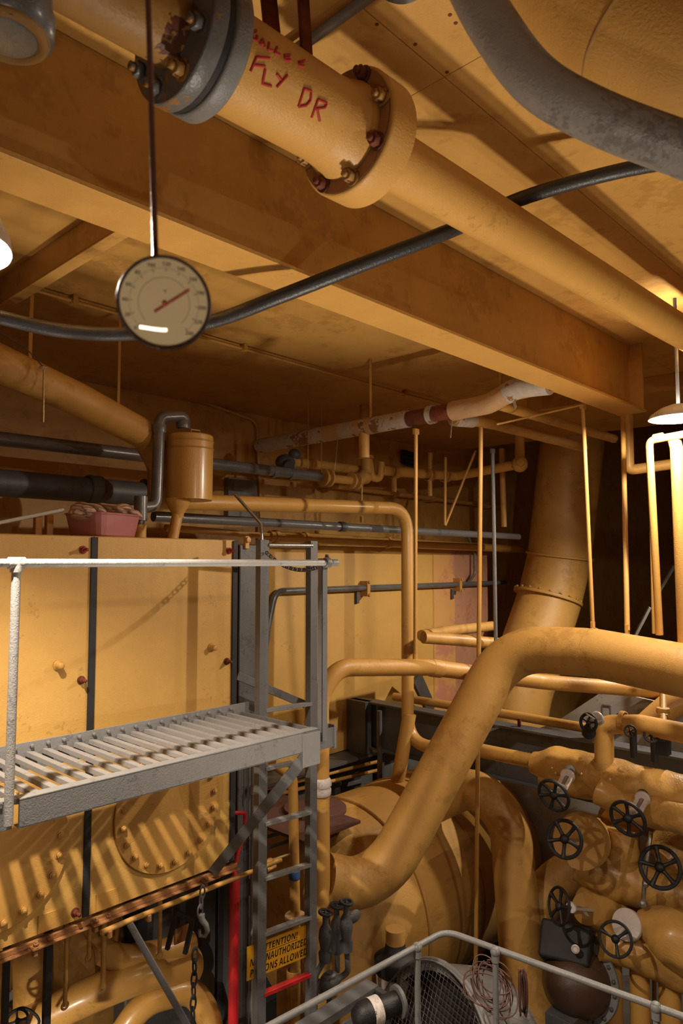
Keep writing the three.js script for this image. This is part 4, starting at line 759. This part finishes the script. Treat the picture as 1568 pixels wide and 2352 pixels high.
{
  const t = thing('manifold_header', 'lumpy yellow lagged header pipe above the black handwheels', 'pipe');
  const P = [pX(1225, 1752, 6.3), pX(1300, 1768, 6.3), pX(1400, 1795, 6.25), pX(1568, 1838, 6.2), pX(1800, 1900, 6.1)];
  part(t, 'lagging', tube(P, u => .1 + .1 * sm(0, .12, u), { seg: 34, wob: .06 }), M.lagBuff);
  part(t, 'lagging_flap', tube([pX(1240, 1790, 6.2), pX(1330, 1808, 6.15), pX(1400, 1822, 6.1)], u => .04 + .05 * Math.sin(Math.PI * u), { seg: 22, wob: .12 }), M.lagBuff);
  part(t, 'lagging_flap', tube([pX(1378, 1815, 6.1), pX(1450, 1850, 6.1), pX(1568, 1880, 6.0), pX(1760, 1920, 6.0)], .13, { seg: 24, wob: .08 }), M.lagBuff);
  for (const [x, y] of [[1266, 1765], [1275, 1776], [1312, 1783], [1334, 1778], [1400, 1790], [1500, 1840], [1530, 1826]]) { const p = pX(x, y, 6.06); part(t, 'lacing_button', disc(p, toCam(p), .012, .012, .003, 10), M.brass); }
  const r = thing('header_riser', 'short yellow lagged riser with an elbow above the lagged header', 'pipe');
  part(r, 'pipe_run', tube([pX(1388, 1790, 6.2), pX(1386, 1664, 6.2), pX(1470, 1664, 6.2), pX(1700, 1710, 6.1)], .082, { bend: .1, seg: 26 }), M.buff);
  part(r, 'collar', lathe([[.08, -.09], [.075, -.02], [.06, .05], [.05, .09]].map(([a, b]) => [a + .008, -b]), pX(1384, 1772, 6.18), Yv, 24), M.lagBuff);
  coupling(r, pX(1430, 1658, 6.2), V(0, 0, 1), .09, .04, M.buff);
}
function wheelValve(label, base, mid, c, n, R, spokes, spin, o = {}) {
  const t = thing('wheel_valve', label, 'valve');
  part(t, 'spindle', tube([base, mid, c], R * .09, { seg: 10 }), M.steel);
  part(t, 'handwheel', wheelGeo(c, n, R, spokes, o.rim ?? .08, spin), o.m ?? M.blackGloss, 'black handwheel');
  if (o.yoke !== false) { const d = mid.clone().sub(base).normalize(), s = new THREE.Vector3().crossVectors(d, Yv).normalize(); part(t, 'yoke', [bar(base.clone().addScaledVector(s, .035), mid.clone().addScaledVector(s, .03), .018, .035, s), bar(base.clone().addScaledVector(s, -.035), mid.clone().addScaledVector(s, -.03), .018, .035, s), disc(mid, d, .045, .03), disc(base, d, .06, .03)], M.whiteMetal, 'pale unpainted yoke'); }
  if (o.body) part(t, 'lagged_body', o.body, o.bm ?? M.lagBuff, o.bl);
  if (o.extra) o.extra(t); return t;
}
const TC = (x, y, d) => pD(x, y, d);
wheelValve('black six-spoke handwheel valve with pale yoke under the left end of the lagged header', TC(1303, 1782, 5.98), TC(1288, 1812, 5.8), TC(1271, 1827, 5.66), toCam(TC(1271, 1826, 6), -.55, -.6), .138, 6, .2, { rim: .1, body: tube([pX(1310, 1765, 6.25), TC(1303, 1782, 5.98)], .05, { seg: 16 }), bm: M.darkGrey });
wheelValve('black six-spoke handwheel valve with pale yoke under the middle of the lagged header', TC(1475, 1834, 5.75), TC(1459, 1866, 5.58), TC(1441, 1880, 5.45), toCam(TC(1441, 1880, 5.7), -.5, -.55), .145, 6, .5, { rim: .1, body: tube([pX(1480, 1812, 6.2), TC(1475, 1834, 5.75)], .05, { seg: 16 }), bm: M.darkGrey });
wheelValve('black five-spoke handwheel on a round lagged valve body beside the grey screen plate', TC(1335, 1930, 6.1), TC(1310, 1929, 5.95), TC(1296, 1927, 5.85), toCam(TC(1296, 1927, 5.85), -.45, 0), .157, 5, .95, { yoke: false, rim: .1, body: [tube([TC(1328, 1935, 6.1), TC(1345, 1925, 6.3), TC(1400, 1895, 6.6)], u => .12 + .11 * Math.sin(Math.PI * Math.min(1, u + .35)), { seg: 30, wob: .03 })] });
wheelValve('large black five-spoke handwheel in front of the right hand lagged body', TC(1552, 1975, 5.9), TC(1530, 1985, 5.7), TC(1515, 1992, 5.6), toCam(TC(1515, 1992, 5.6), -.35, .1), .165, 5, .6, { yoke: false, rim: .1, body: [tube([TC(1520, 1972, 6.05), TC(1560, 1925, 6.1), TC(1680, 1900, 6.1)], u => .16 + .06 * u, { seg: 30, wob: .05, bend: .2 })] });
wheelValve('black handwheel valve seen edge on with pale yoke below the round lagged body', TC(1352, 2088, 6.2), TC(1312, 2084, 5.95), TC(1283, 2081, 5.85), RT.clone().multiplyScalar(-1).addScaledVector(toCam(TC(1283, 2081, 5.85)), .38).add(V(0, .1, 0)), .15, 5, .3, { body: [tube([TC(1345, 2088, 6.2), TC(1375, 2085, 6.35), TC(1430, 2075, 6.5)], u => .13 + .08 * Math.sin(Math.PI * u), { seg: 28, wob: .04 })] });
wheelValve('black three-spoke handwheel on a pale round flange low in the manifold', TC(1448, 2120, 6.1), TC(1425, 2148, 5.75), TC(1413, 2157, 5.65), toCam(TC(1413, 2157, 5.65), -.3, 0), .135, 3, .75, { yoke: false, rim: .09, body: [disc(TC(1440, 2124, 5.95), toCam(TC(1440, 2124, 5.95), -.6, .1), .125, .05), lathe([[.06, 0], [.1, .06], [.09, .2]], TC(1444, 2122, 5.95), toCam(TC(1440, 2124, 5.95), -.6, .1).negate(), 24)], bm: M.whiteMetal, bl: 'pale metal flange' });
for (const [x, y, R, l] of [[1447, 1679, .052, 'small black slotted handwheel on the girder, left of the pair'], [1495, 1689, .062, 'small black slotted handwheel on the girder, right of the pair']]) wheelValve(l, TC(x + 6, y + 4, 6.1), TC(x + 2, y + 2, 5.95), TC(x, y, 5.9), toCam(TC(x, y, 5.9), -.1, .1), R, 4, .4, { yoke: false, rim: .16, body: tube([TC(x + 6, y + 2, 6.02), TC(x + 8, y + 60, 6.02)], .03, { seg: 12 }), bm: M.black });
wheelValve('small black handwheel with a pale guard at the left end of the header riser', TC(1372, 1650, 6.1), TC(1358, 1658, 6.05), TC(1351, 1660, 6.0), toCam(TC(1351, 1660, 6), -.75, 0), .085, 5, .2, { rim: .16, body: [tube([TC(1350, 1690, 6.1), TC(1352, 1670, 6.1)], .04, { seg: 12 }), ball(TC(1352, 1682, 6.1), .06)], bm: M.black, extra: t => part(t, 'guard', bar(TC(1347, 1640, 5.98), TC(1366, 1652, 5.98), .06, .012), M.whiteMetal, 'pale guard plate') });
{ // lagged pipes and standpipes of the manifold
  const lagged = (label, P, r, o = {}) => { const t = thing('lagged_pipe', label, 'pipe'); part(t, 'lagging', tube(P, r, { seg: 30, wob: .035, ...o }), M.lagBuff); return t; };
  const a = lagged('upright yellow lagged valve bonnet between the two upper handwheels', [TC(1430, 1905, 6.35), TC(1430, 1950, 6.3), TC(1428, 2000, 6.3)], u => .145 - .02 * u * u);
  part(a, 'lid', disc(TC(1430, 1903, 6.35), Yv, .15, .03), M.lagBuff);
  lagged('broad yellow lagged pipe slanting down across the middle of the manifold', [TC(1325, 1975, 6.45), TC(1400, 2010, 6.35), TC(1568, 2062, 6.2), TC(1760, 2110, 6.1)], u => .17 + .03 * Math.sin(6 * u));
  lagged('second yellow lagged pipe below the broad slanting one', [TC(1365, 2040, 6.55), TC(1460, 2072, 6.45), TC(1600, 2110, 6.3), TC(1760, 2150, 6.2)], .155);
  lagged('low yellow lagged pipe above the standpipes', [TC(1375, 2160, 6.1), TC(1400, 2165, 6.1), TC(1470, 2185, 6.0), TC(1568, 2230, 5.9), TC(1760, 2300, 5.8)], u => .15 + .03 * u);
  lagged('drooping baggy lagged sleeve at the right of the low handwheel', [TC(1470, 2118, 6.0), TC(1510, 2130, 5.9), TC(1560, 2160, 5.75), TC(1640, 2240, 5.7)], u => .1 + .12 * Math.sin(Math.PI * Math.min(.75, u)), { wob: .1 });
  lagged('dark topped yellow lagged body behind the large right handwheel', [TC(1500, 1960, 6.4), TC(1560, 1945, 6.35), TC(1720, 1950, 6.3)], .2);
  lagged('broad yellow lagged pipe under the lagged header', [TC(1390, 1850, 6.55), TC(1430, 1880, 6.5), TC(1600, 1885, 6.4), TC(1740, 1890, 6.3)], u => .12 + .07 * u, { wob: .06 });
  [[1403, .085], [1467, .08], [1536, .088]].forEach(([px, r], i) => pipe('standpipe', ['yellow standpipe at the left under the low lagged pipe', 'yellow standpipe in the middle under the low lagged pipe', 'yellow standpipe at the right under the low lagged pipe'][i], [TC(px, 2180 + i * 20, 6.15 - i * .08), TC(px + 4, 2360, 6.05 - i * .08), TC(px + 4, 2360, 6.05 - i * .08).setY(FLOOR)], r, M.buff, { seg: 22 }));
  pipe('yellow_pipe', 'thin yellow pipe between the middle and right standpipes', [TC(1502, 2215, 6.3), TC(1502, 2360, 6.2), TC(1502, 2360, 6.2).setY(FLOOR)], .018, M.buff, { seg: 10 });
  solo('screwed_rod', 'bare steel spindle with links hanging beside the large right handwheel', 'spindle', [tube([TC(1495, 1910, 6.0), TC(1482, 2000, 5.9), TC(1476, 2075, 5.9)], .018, { seg: 10 }), ball(TC(1482, 2030, 5.9), .03), ball(TC(1476, 2075, 5.9), .035)], M.steel);
  const j = thing('pipe_union', 'brown yellow pipe with union nut rising at the right above the small handwheels', 'pipe'); part(j, 'pipe_run', tube([TC(1523, 1700, 6.0), TC(1522, 1590, 6.6)], .03, { seg: 14 }), M.buffGrime); part(j, 'nut', [disc(TC(1522, 1632, 6.35), Yv, .06, .05, .006, 8), disc(TC(1522, 1645, 6.3), Yv, .045, .05, .006, 8)], M.buffGrime); part(j, 'valve_block', [ball(TC(1522, 1690, 6.0), .07), box(TC(1522, 1700, 6).x - .05, TC(1522, 1700, 6).x + .05, -1.62, -1.38, TC(1522, 1700, 6).z - .05, TC(1522, 1700, 6).z + .05)], M.black);
  pipe('yellow_pipe', 'yellow pipe slanting up to the right behind the header riser', [TC(1470, 1680, 7.0), TC(1540, 1620, 7.0), TC(1700, 1560, 6.9)], .13, M.buff, { seg: 24 });
}
{ // black guard box and dark cone below
  const t = thing('guard_box', 'black sheet metal guard box with a pale round knob', 'guard');
  const c = TC(1302, 2172, 6.15), m4 = basis(toCam(c, -.2, .3), Yv); m4.setPosition(c); const g = boxUV(new RoundedBoxGeometry(.42, .3, .3, 2, .03)); g.applyMatrix4(m4);
  part(t, 'box', g, M.black); const k = TC(1321, 2180, 5.9); part(t, 'knob', [disc(k, toCam(k), .034, .02, .004, 24), torus(k.clone().addScaledVector(toCam(k), .012), toCam(k), .022, .006)], M.whiteMetal, 'pale round knob');
  const u = thing('dark_cone', 'dark brown cone end with riveted pale flange behind the guard rail', 'cone');
  const o = TC(1300, 2262, 5.95), n = TC(1365, 2245, 6.25).sub(o).normalize();
  part(u, 'cone', lathe([[0, -.12], [.12, -.1], [.23, .0], [.27, .16], [.27, .26]], o, n, 40), mat([.075, .038, .024], { tex: mapGrime, rough: .35 }));
  part(u, 'flange', disc(o.clone().addScaledVector(n, .27), n, .33, .04, .006, 44), M.grey);
  const m5 = basis(n, Yv), ex = V().setFromMatrixColumn(m5, 0), ey = V().setFromMatrixColumn(m5, 1);
  for (let q = 0; q < 18; q++) { const a = q / 18 * 6.283; part(u, 'rivet', ball(o.clone().addScaledVector(n, .248).addScaledVector(ex, .3 * Math.cos(a)).addScaledVector(ey, .3 * Math.sin(a)), .018, 1, 1, 1, 10), M.darkGrey); }
  part(u, 'pedestal', box(o.x - .15, o.x + .15, FLOOR, o.y - .2, o.z - .12, o.z + .12), M.darkGrey);
  part(u, 'pale_block', box(TC(1372, 2300, 6.1).x - .08, TC(1372, 2300, 6.1).x + .08, TC(1372, 2325, 6.1).y, TC(1372, 2290, 6.1).y, TC(1372, 2300, 6.1).z - .08, TC(1372, 2300, 6.1).z + .08), M.whiteMetal);
}

// ------------------------------------------------------------------ lower guard rail, fan casing, small fittings
{
  const Y = -2.45, t = thing('guard_rail', 'grey tubular guard rail with a rounded corner in front of the fan casing', 'railing');
  const P = [pY(520, 2410, Y), pY(700, 2313, Y), pY(1024, 2138, Y), pY(1568, 2335, Y), pY(1900, 2460, Y)];
  part(t, 'top_rail', tube(P, .0195, { bend: .12, seg: 18 }), M.grey);
  for (const [x, y] of [[958, 2176], [1137, 2186], [1506, 2314]]) { const p = pY(x, y, Y); part(t, 'post', tube([p.clone().setY(FLOOR), p], .019, { seg: 14 }), M.grey); part(t, 'socket', [ball(p, .032), tube([p.clone().add(V(0, -.06, 0)), p], .026, { seg: 14 })], M.grey); }
  const w = []; for (let k = 0; k < 9; k++) { const c = pY(1198, 2236, Y).add(V(rr(-.02, .02), -.11 + rr(-.02, .02), rr(-.02, .02))); const g = new THREE.TorusGeometry(.05, .004, 6, 30); g.scale(.5 + rr(-.1, .1), 2.3, 1); g.rotateY(rr(.4, 1.2)); g.translate(c.x, c.y, c.z); w.push(flat(g)); }
  solo('wire_hank', 'brown hank of wire hanging over the guard rail beside the dropping pipe', 'wire', w, M.copper);
}
{ // fan casing with wire guard
  const c = pD(985, 2475, 5.1), n = RT.clone().multiplyScalar(-.85).addScaledVector(toCam(c), .6).normalize(), R = .72, t = thing('fan_casing', 'round grey fan casing with a wire mesh guard', 'fan');
  part(t, 'drum', lathe([[R * .9, .0], [R, 0], [R, .02], [R * .98, .05], [R * .98, -.02], [R * .98, -.5], [R * .8, -.52], [0, -.52]].sort((a, b) => 0), c, n, 64), M.grey);
  part(t, 'rim', torus(c, n, R, .02, 8, 64), M.grey);
  const m4 = basis(n, Yv), ex = V().setFromMatrixColumn(m4, 0), ey = V().setFromMatrixColumn(m4, 1), wires = [];
  for (let k = -16; k <= 16; k++) { const u = k / 17 * R, h = Math.sqrt(R * R - u * u) * .96, o = c.clone().addScaledVector(n, .03); wires.push(tube([o.clone().addScaledVector(ex, u).addScaledVector(ey, -h), o.clone().addScaledVector(ex, u).addScaledVector(ey, h)], .0025, { seg: 5 }), tube([o.clone().addScaledVector(ey, u).addScaledVector(ex, -h), o.clone().addScaledVector(ey, u).addScaledVector(ex, h)], .0025, { seg: 5 })); }
  const wg = part(t, 'wire_guard', wires, M.steel); wg.userData.kind = 'stuff';
  part(t, 'inner_plate', disc(c.clone().addScaledVector(n, -.12), n, R * .93, .01), M.black);
  part(t, 'pedestal', box(c.x - .3, c.x + .3, FLOOR, c.y - .4, c.z - .5, c.z + .05), M.darkGrey);
  const coil = []; const top = pD(1122, 2262, 4.78), nn = toCam(top, .25, .35);
  const b4 = basis(nn, Yv), bx = V().setFromMatrixColumn(b4, 0), by = V().setFromMatrixColumn(b4, 1);
  for (let k = 0; k < 11; k++) { const q = [], ox = rr(-.05, .06), oy = rr(-.07, .05), rx = rr(.09, .17), ry = rr(.1, .17), ph = rr(0, 6); for (let i = 0; i <= 26; i++) { const a = i / 26 * 6.1 + ph; q.push(top.clone().addScaledVector(bx, ox + rx * Math.cos(a + .5) + .04 * Math.sin(a)).addScaledVector(by, oy + ry * Math.sin(a)).addScaledVector(nn, .008 * k + .01 * Math.sin(3 * a))); } coil.push(tube(q, .0045, { seg: 6 })); }
  coil.push(tube([pD(1085, 2225, 4.85), pD(1125, 2290, 4.7), pD(1165, 2355, 4.65), pD(1190, 2440, 4.65)], .0045, { smooth: 20, seg: 6 }));
  solo('wire_coil', 'loose tangled coil of brown wire lying on the grey fan casing', 'wire', coil, M.copper);
}
{ // three little valves on thin pipes in front of the drum
  const mk = (label, x, y, d, P) => { const t = thing('small_valve', label, 'valve'); const c = pD(x, y, d); part(t, 'handwheel', wheelGeo(c, V(.1, 1, .1), .055, 4, .2), M.black); part(t, 'bonnet', lathe([[.02, -.02], [.022, -.08], [.045, -.12], [.05, -.18], [.035, -.26], [.05, -.28], [.045, -.34]].map(([a, b]) => [a, b]).reverse(), c, Yv, 16), M.darkGrey); part(t, 'pipe_run', tube(P.map(p => pD(...p)), .022, { bend: .05, seg: 12 }), M.midGrey); return t; };
  mk('small dark globe valve on a bent thin pipe beside the ladder', 747, 2096, 5.2, [[747, 2180, 5.2], [747, 2200, 5.2], [725, 2240, 5.2], [722, 2330, 5.2]]);
  mk('small dark globe valve between its two neighbours on the drum', 773, 2080, 5.4, [[773, 2150, 5.4], [775, 2230, 5.5]]);
  const v = mk('small dark globe valve with a side wing on the longest thin pipe', 795, 2072, 5.2, [[796, 2150, 5.2], [799, 2232, 5.2], [770, 2255, 5.2]]);
  part(v, 'wing', ball(pD(812, 2105, 5.22), .05, 1.4, .9, .6), M.darkGrey);
  const u = thing('pipe_tee', 'dark cast tee and cock below the three small valves', 'fitting'); part(u, 'body', [ball(pD(757, 2255, 5.2), .07, 1.2, 1, 1), ball(pD(738, 2265, 5.2), .05), tube([pD(757, 2232, 5.2), pD(757, 2300, 5.2), pD(757, 2300, 5.2).setY(FLOOR)], .025, { seg: 12 })], M.darkGrey);
}
{
  const p = pD(908, 2278, 5.85), t = thing('white_drum', 'white drum with dark top band standing under the big yellow drum', 'drum');
  part(t, 'body', lathe([[0, 0], [.10, 0], [.15, .1], [.165, .3], [.15, .32]], p.clone().add(V(0, -.12, 0)), Yv, 36), M.whiteMetal); part(t, 'band', lathe([[.15, 0], [.17, .02], [.175, .12], [.15, .14], [.09, .18], [.08, .24]], p.clone().add(V(0, .15, 0)), Yv, 36), M.black); part(t, 'neck', tube([p.clone().add(V(0, .3, 0)), p.clone().add(V(0, .5, 0))], .08, { seg: 20 }), M.buffGrime);
  part(t, 'foot', tube([p.clone().add(V(0, -.1, 0)), p.clone().setY(FLOOR)], .06, { seg: 16 }), M.darkGrey);
}
{ // dark motor with taped end
  const a = pD(822, 2338, 4.6), b = pD(915, 2300, 4.75), n = b.clone().sub(a).normalize(), L = a.distanceTo(b), t = thing('black_pump', 'glossy black pump barrel with a pale taped label', 'pump');
  part(t, 'barrel', lathe([[0, -.03], [.06, -.02], [.085, .03], [.085, L * .42], [.07, L * .44], [.07, L]], a, n, 30), M.blackGloss);
  part(t, 'end_flange', disc(b, n, .1, .03), M.midGrey); part(t, 'tape', lathe([[.0872, L * .28], [.0872, L * .5]], a, n, 30), M.whiteMetal, 'pale tape');
  const mk = (x, y) => pD(x, y, 4.545); part(t, 'lettering', [[[848, 2334], [849, 2324], [853, 2330], [857, 2322], [858, 2333]], [[861, 2325], [864, 2322], [865, 2326], [860, 2332], [866, 2330]]].map(s => tube(s.map(q => mk(...q)), .0022, { seg: 5 })), M.black);
  part(t, 'foot', box(a.x - .05, a.x + .2, FLOOR, a.y - .05, a.z - .1, a.z + .1), M.darkGrey);
  solo('grey_beam', 'dull grey flat beam sloping up behind the guard rail', 'beam', [bar(pD(690, 2370, 4.75), pD(855, 2265, 5.3), .12, .06)], M.midGrey);
  solo('grey_beam', 'dark grey angle strut meeting the flat beam beside the white drum', 'beam', [bar(pD(845, 2262, 5.4), pD(905, 2305, 5.0), .05, .05)], M.darkGrey);
}

// ------------------------------------------------------------------ below the panelled casing
{
  const bp = (label, P, r, o = {}) => { const t = thing('lower_pipe', label, 'pipe'); part(t, 'pipe_run', tube(P.map(p => pD(...p)), r, { bend: .3, seg: 28, ...o }), o.m ?? M.buffGloss); return t; };
  bp('long fat yellow pipe rising to the right below the panelled casing', [[-60, 2440, 4.7], [60, 2355, 4.75], [220, 2280, 4.85], [330, 2235, 5.0], [445, 2215, 5.3]], .115, { bend: .5 });
  bp('yellow pipe dropping below the casing and sweeping right like a trough', [[165, 2060, 4.75], [190, 2150, 4.8], [265, 2205, 4.95], [380, 2185, 5.15], [440, 2165, 5.3]], .085, { bend: .4 });
  const c = bp('straight tan pipe slanting down into the long fat pipe', [[112, 2095, 4.5], [215, 2205, 4.65]], .058, {});
  part(c, 'clamp', torus(pD(140, 2125, 4.54), pD(215, 2205, 4.65).sub(pD(112, 2095, 4.5)), .064, .014), M.darkGrey);
  const d = bp('lower yellow arch pipe under the long fat pipe', [[270, 2390, 4.9], [330, 2300, 5.0], [440, 2270, 5.2], [480, 2330, 5.2], [488, 2400, 5.2]], .09, { bend: .4 });
  bp('slim glossy yellow pipe curling down at the far left', [[95, 2132, 4.5], [60, 2150, 4.45], [20, 2190, 4.4], [-10, 2260, 4.4]], .05, { bend: .3 });
  bp('thick reddish upright pipe behind the black posts', [[75, 2080, 4.9], [78, 2420, 4.9]], .13, { m: M.lagBuff });
  bp('dull yellow upright pipe behind the thin rods', [[258, 2080, 5.2], [262, 2230, 5.2]], .07, { m: M.buffGrime });
  bp('black upright cylinder below the casing', [[312, 2060, 5.25], [312, 2215, 5.25]], .085, { m: M.black });
  const post = (l, x, y0, y1, d, w) => { const p = pD(x, y1, d), q = pD(x + 6, y0, d); solo('black_post', l, 'post', bar(p, V(p.x, -2.17, p.z), w, w), M.black); };
  post('black post at the far left below the casing', 8, 2240, 2420, 4.15, .035); post('black post between the tan pipe and the curled pipe', 104, 2150, 2420, 4.15, .04);
  const rod2 = (l, x, y1, d, r) => { const p = pD(x, y1, d); const t = thing('drop_rod', l, 'rod'); part(t, 'rod', tube([p, V(p.x, -2.16, p.z)], r, { seg: 10 }), M.buffGrime); part(t, 'eye', torus(p, V(0, 0, 1), .02, .007, 6, 14), M.buffGrime); };
  rod2('thin yellow drop rod in front of the tan pipe', 149, 2310, 4.3, .013); rod2('thin yellow drop rod ending on the tan pipe', 204, 2200, 4.45, .014); rod2('thicker yellow drop rod reaching the long fat pipe', 236, 2268, 4.55, .017); rod2('thin yellow drop rod ending on the trough pipe', 366, 2195, 4.8, .014);
  solo('grey_strut', 'flat grey strut sloping down to the right below the casing', 'strut', bar(pD(298, 2122, 4.25), pD(450, 2390, 4.25), .042, .012, FW), M.midGrey);
  solo('back_plate', 'grey plate behind the chain hook below the casing', 'plate', box(2.9, 3.9, -3.3, -2.12, -4.98, -4.95), M.midGrey);
  const chain = (l, x, y0, y1, d, s) => { const a = pD(x, y0, d), b = pD(x - 8, y1, d), n = Math.round(a.distanceTo(b) / (s * 1.75)), g = []; for (let k = 0; k < n; k++) { const q = new THREE.TorusGeometry(s * .5, s * .15, 8, 16); q.scale(.9, 1.9, 1); if (k % 2) q.rotateY(1.45); const p = a.clone().lerp(b, (k + .5) / n); q.translate(p.x, p.y, p.z); g.push(flat(q)); } return g; };
  solo('chain', 'dark hoist chain hanging in front of the long fat pipe', 'chain', chain('', 448, 2180, 2400, 4.5, .045), M.black);
  const h = thing('chain_hook', 'grey lifting hook on a short chain beside the red pipe', 'hook'); part(h, 'chain', chain('', 466, 2038, 2105, 4.5, .04), M.midGrey);
  const hp = [pD(462, 2100, 4.5), pD(463, 2112, 4.5), pD(474, 2126, 4.5), pD(476, 2142, 4.5), pD(466, 2153, 4.5), pD(457, 2146, 4.5), pD(458, 2136, 4.5)]; part(h, 'hook', tube(hp, u => .022 - .012 * u, { smooth: 24, seg: 12 }), M.grey);
  const f = thing('wire_rack', 'black sloping wire rack holding an orange card below the casing', 'frame'); part(f, 'frame_bars', [bar(pD(405, 2095, 4.9), pD(384, 2180, 4.9), .03, .03), bar(pD(443, 2110, 4.9), pD(425, 2190, 4.9), .03, .03), bar(pD(405, 2095, 4.9), pD(443, 2115, 4.9), .03, .03)], M.black); part(f, 'card', box(pD(415, 2150, 5).x - .05, pD(415, 2150, 5).x + .07, pD(415, 2165, 5).y, pD(415, 2130, 5).y, pD(415, 2150, 5).z - .01, pD(415, 2150, 5).z), mat([.42, .17, .06], { rough: .6 }));
  const w = thing('wheel_valve', 'black handwheel and looped wire in front of the reddish upright pipe', 'valve'); const c0 = pD(40, 2345, 4.4); part(w, 'handwheel', wheelGeo(c0, toCam(c0, .2, .3), .07, 4, .12), M.black); part(w, 'wire_loop', tube([pD(20, 2330, 4.4), pD(50, 2315, 4.4), pD(75, 2325, 4.4), pD(90, 2345, 4.4), pD(80, 2370, 4.4)], .009, { smooth: 24, seg: 8 }), M.black); part(w, 'spindle', tube([c0, pD(78, 2350, 4.8)], .015, { seg: 8 }), M.black);
  solo('grey_block', 'grey square block behind the curled pipe at the far left', 'block', [bar(pD(30, 2300, 5.2), pD(55, 2265, 5.2), .12, .1)], M.midGrey);
}

// ------------------------------------------------------------------ every thing gets its own base point
for (const t of things) {
  const b = new THREE.Box3(); t.updateMatrixWorld(true);
  if (t.isMesh) { t.geometry.computeBoundingBox(); b.copy(t.geometry.boundingBox); } else for (const c of t.children) if (c.isMesh) b.expandByObject(c);
  const p = new THREE.Vector3((b.min.x + b.max.x) / 2, b.min.y, (b.min.z + b.max.z) / 2);
  if (t.isMesh) t.geometry.translate(-p.x, -p.y, -p.z); else for (const c of t.children) c.position.sub(p);
  t.position.copy(p);
}
renderer.render(scene, camera);
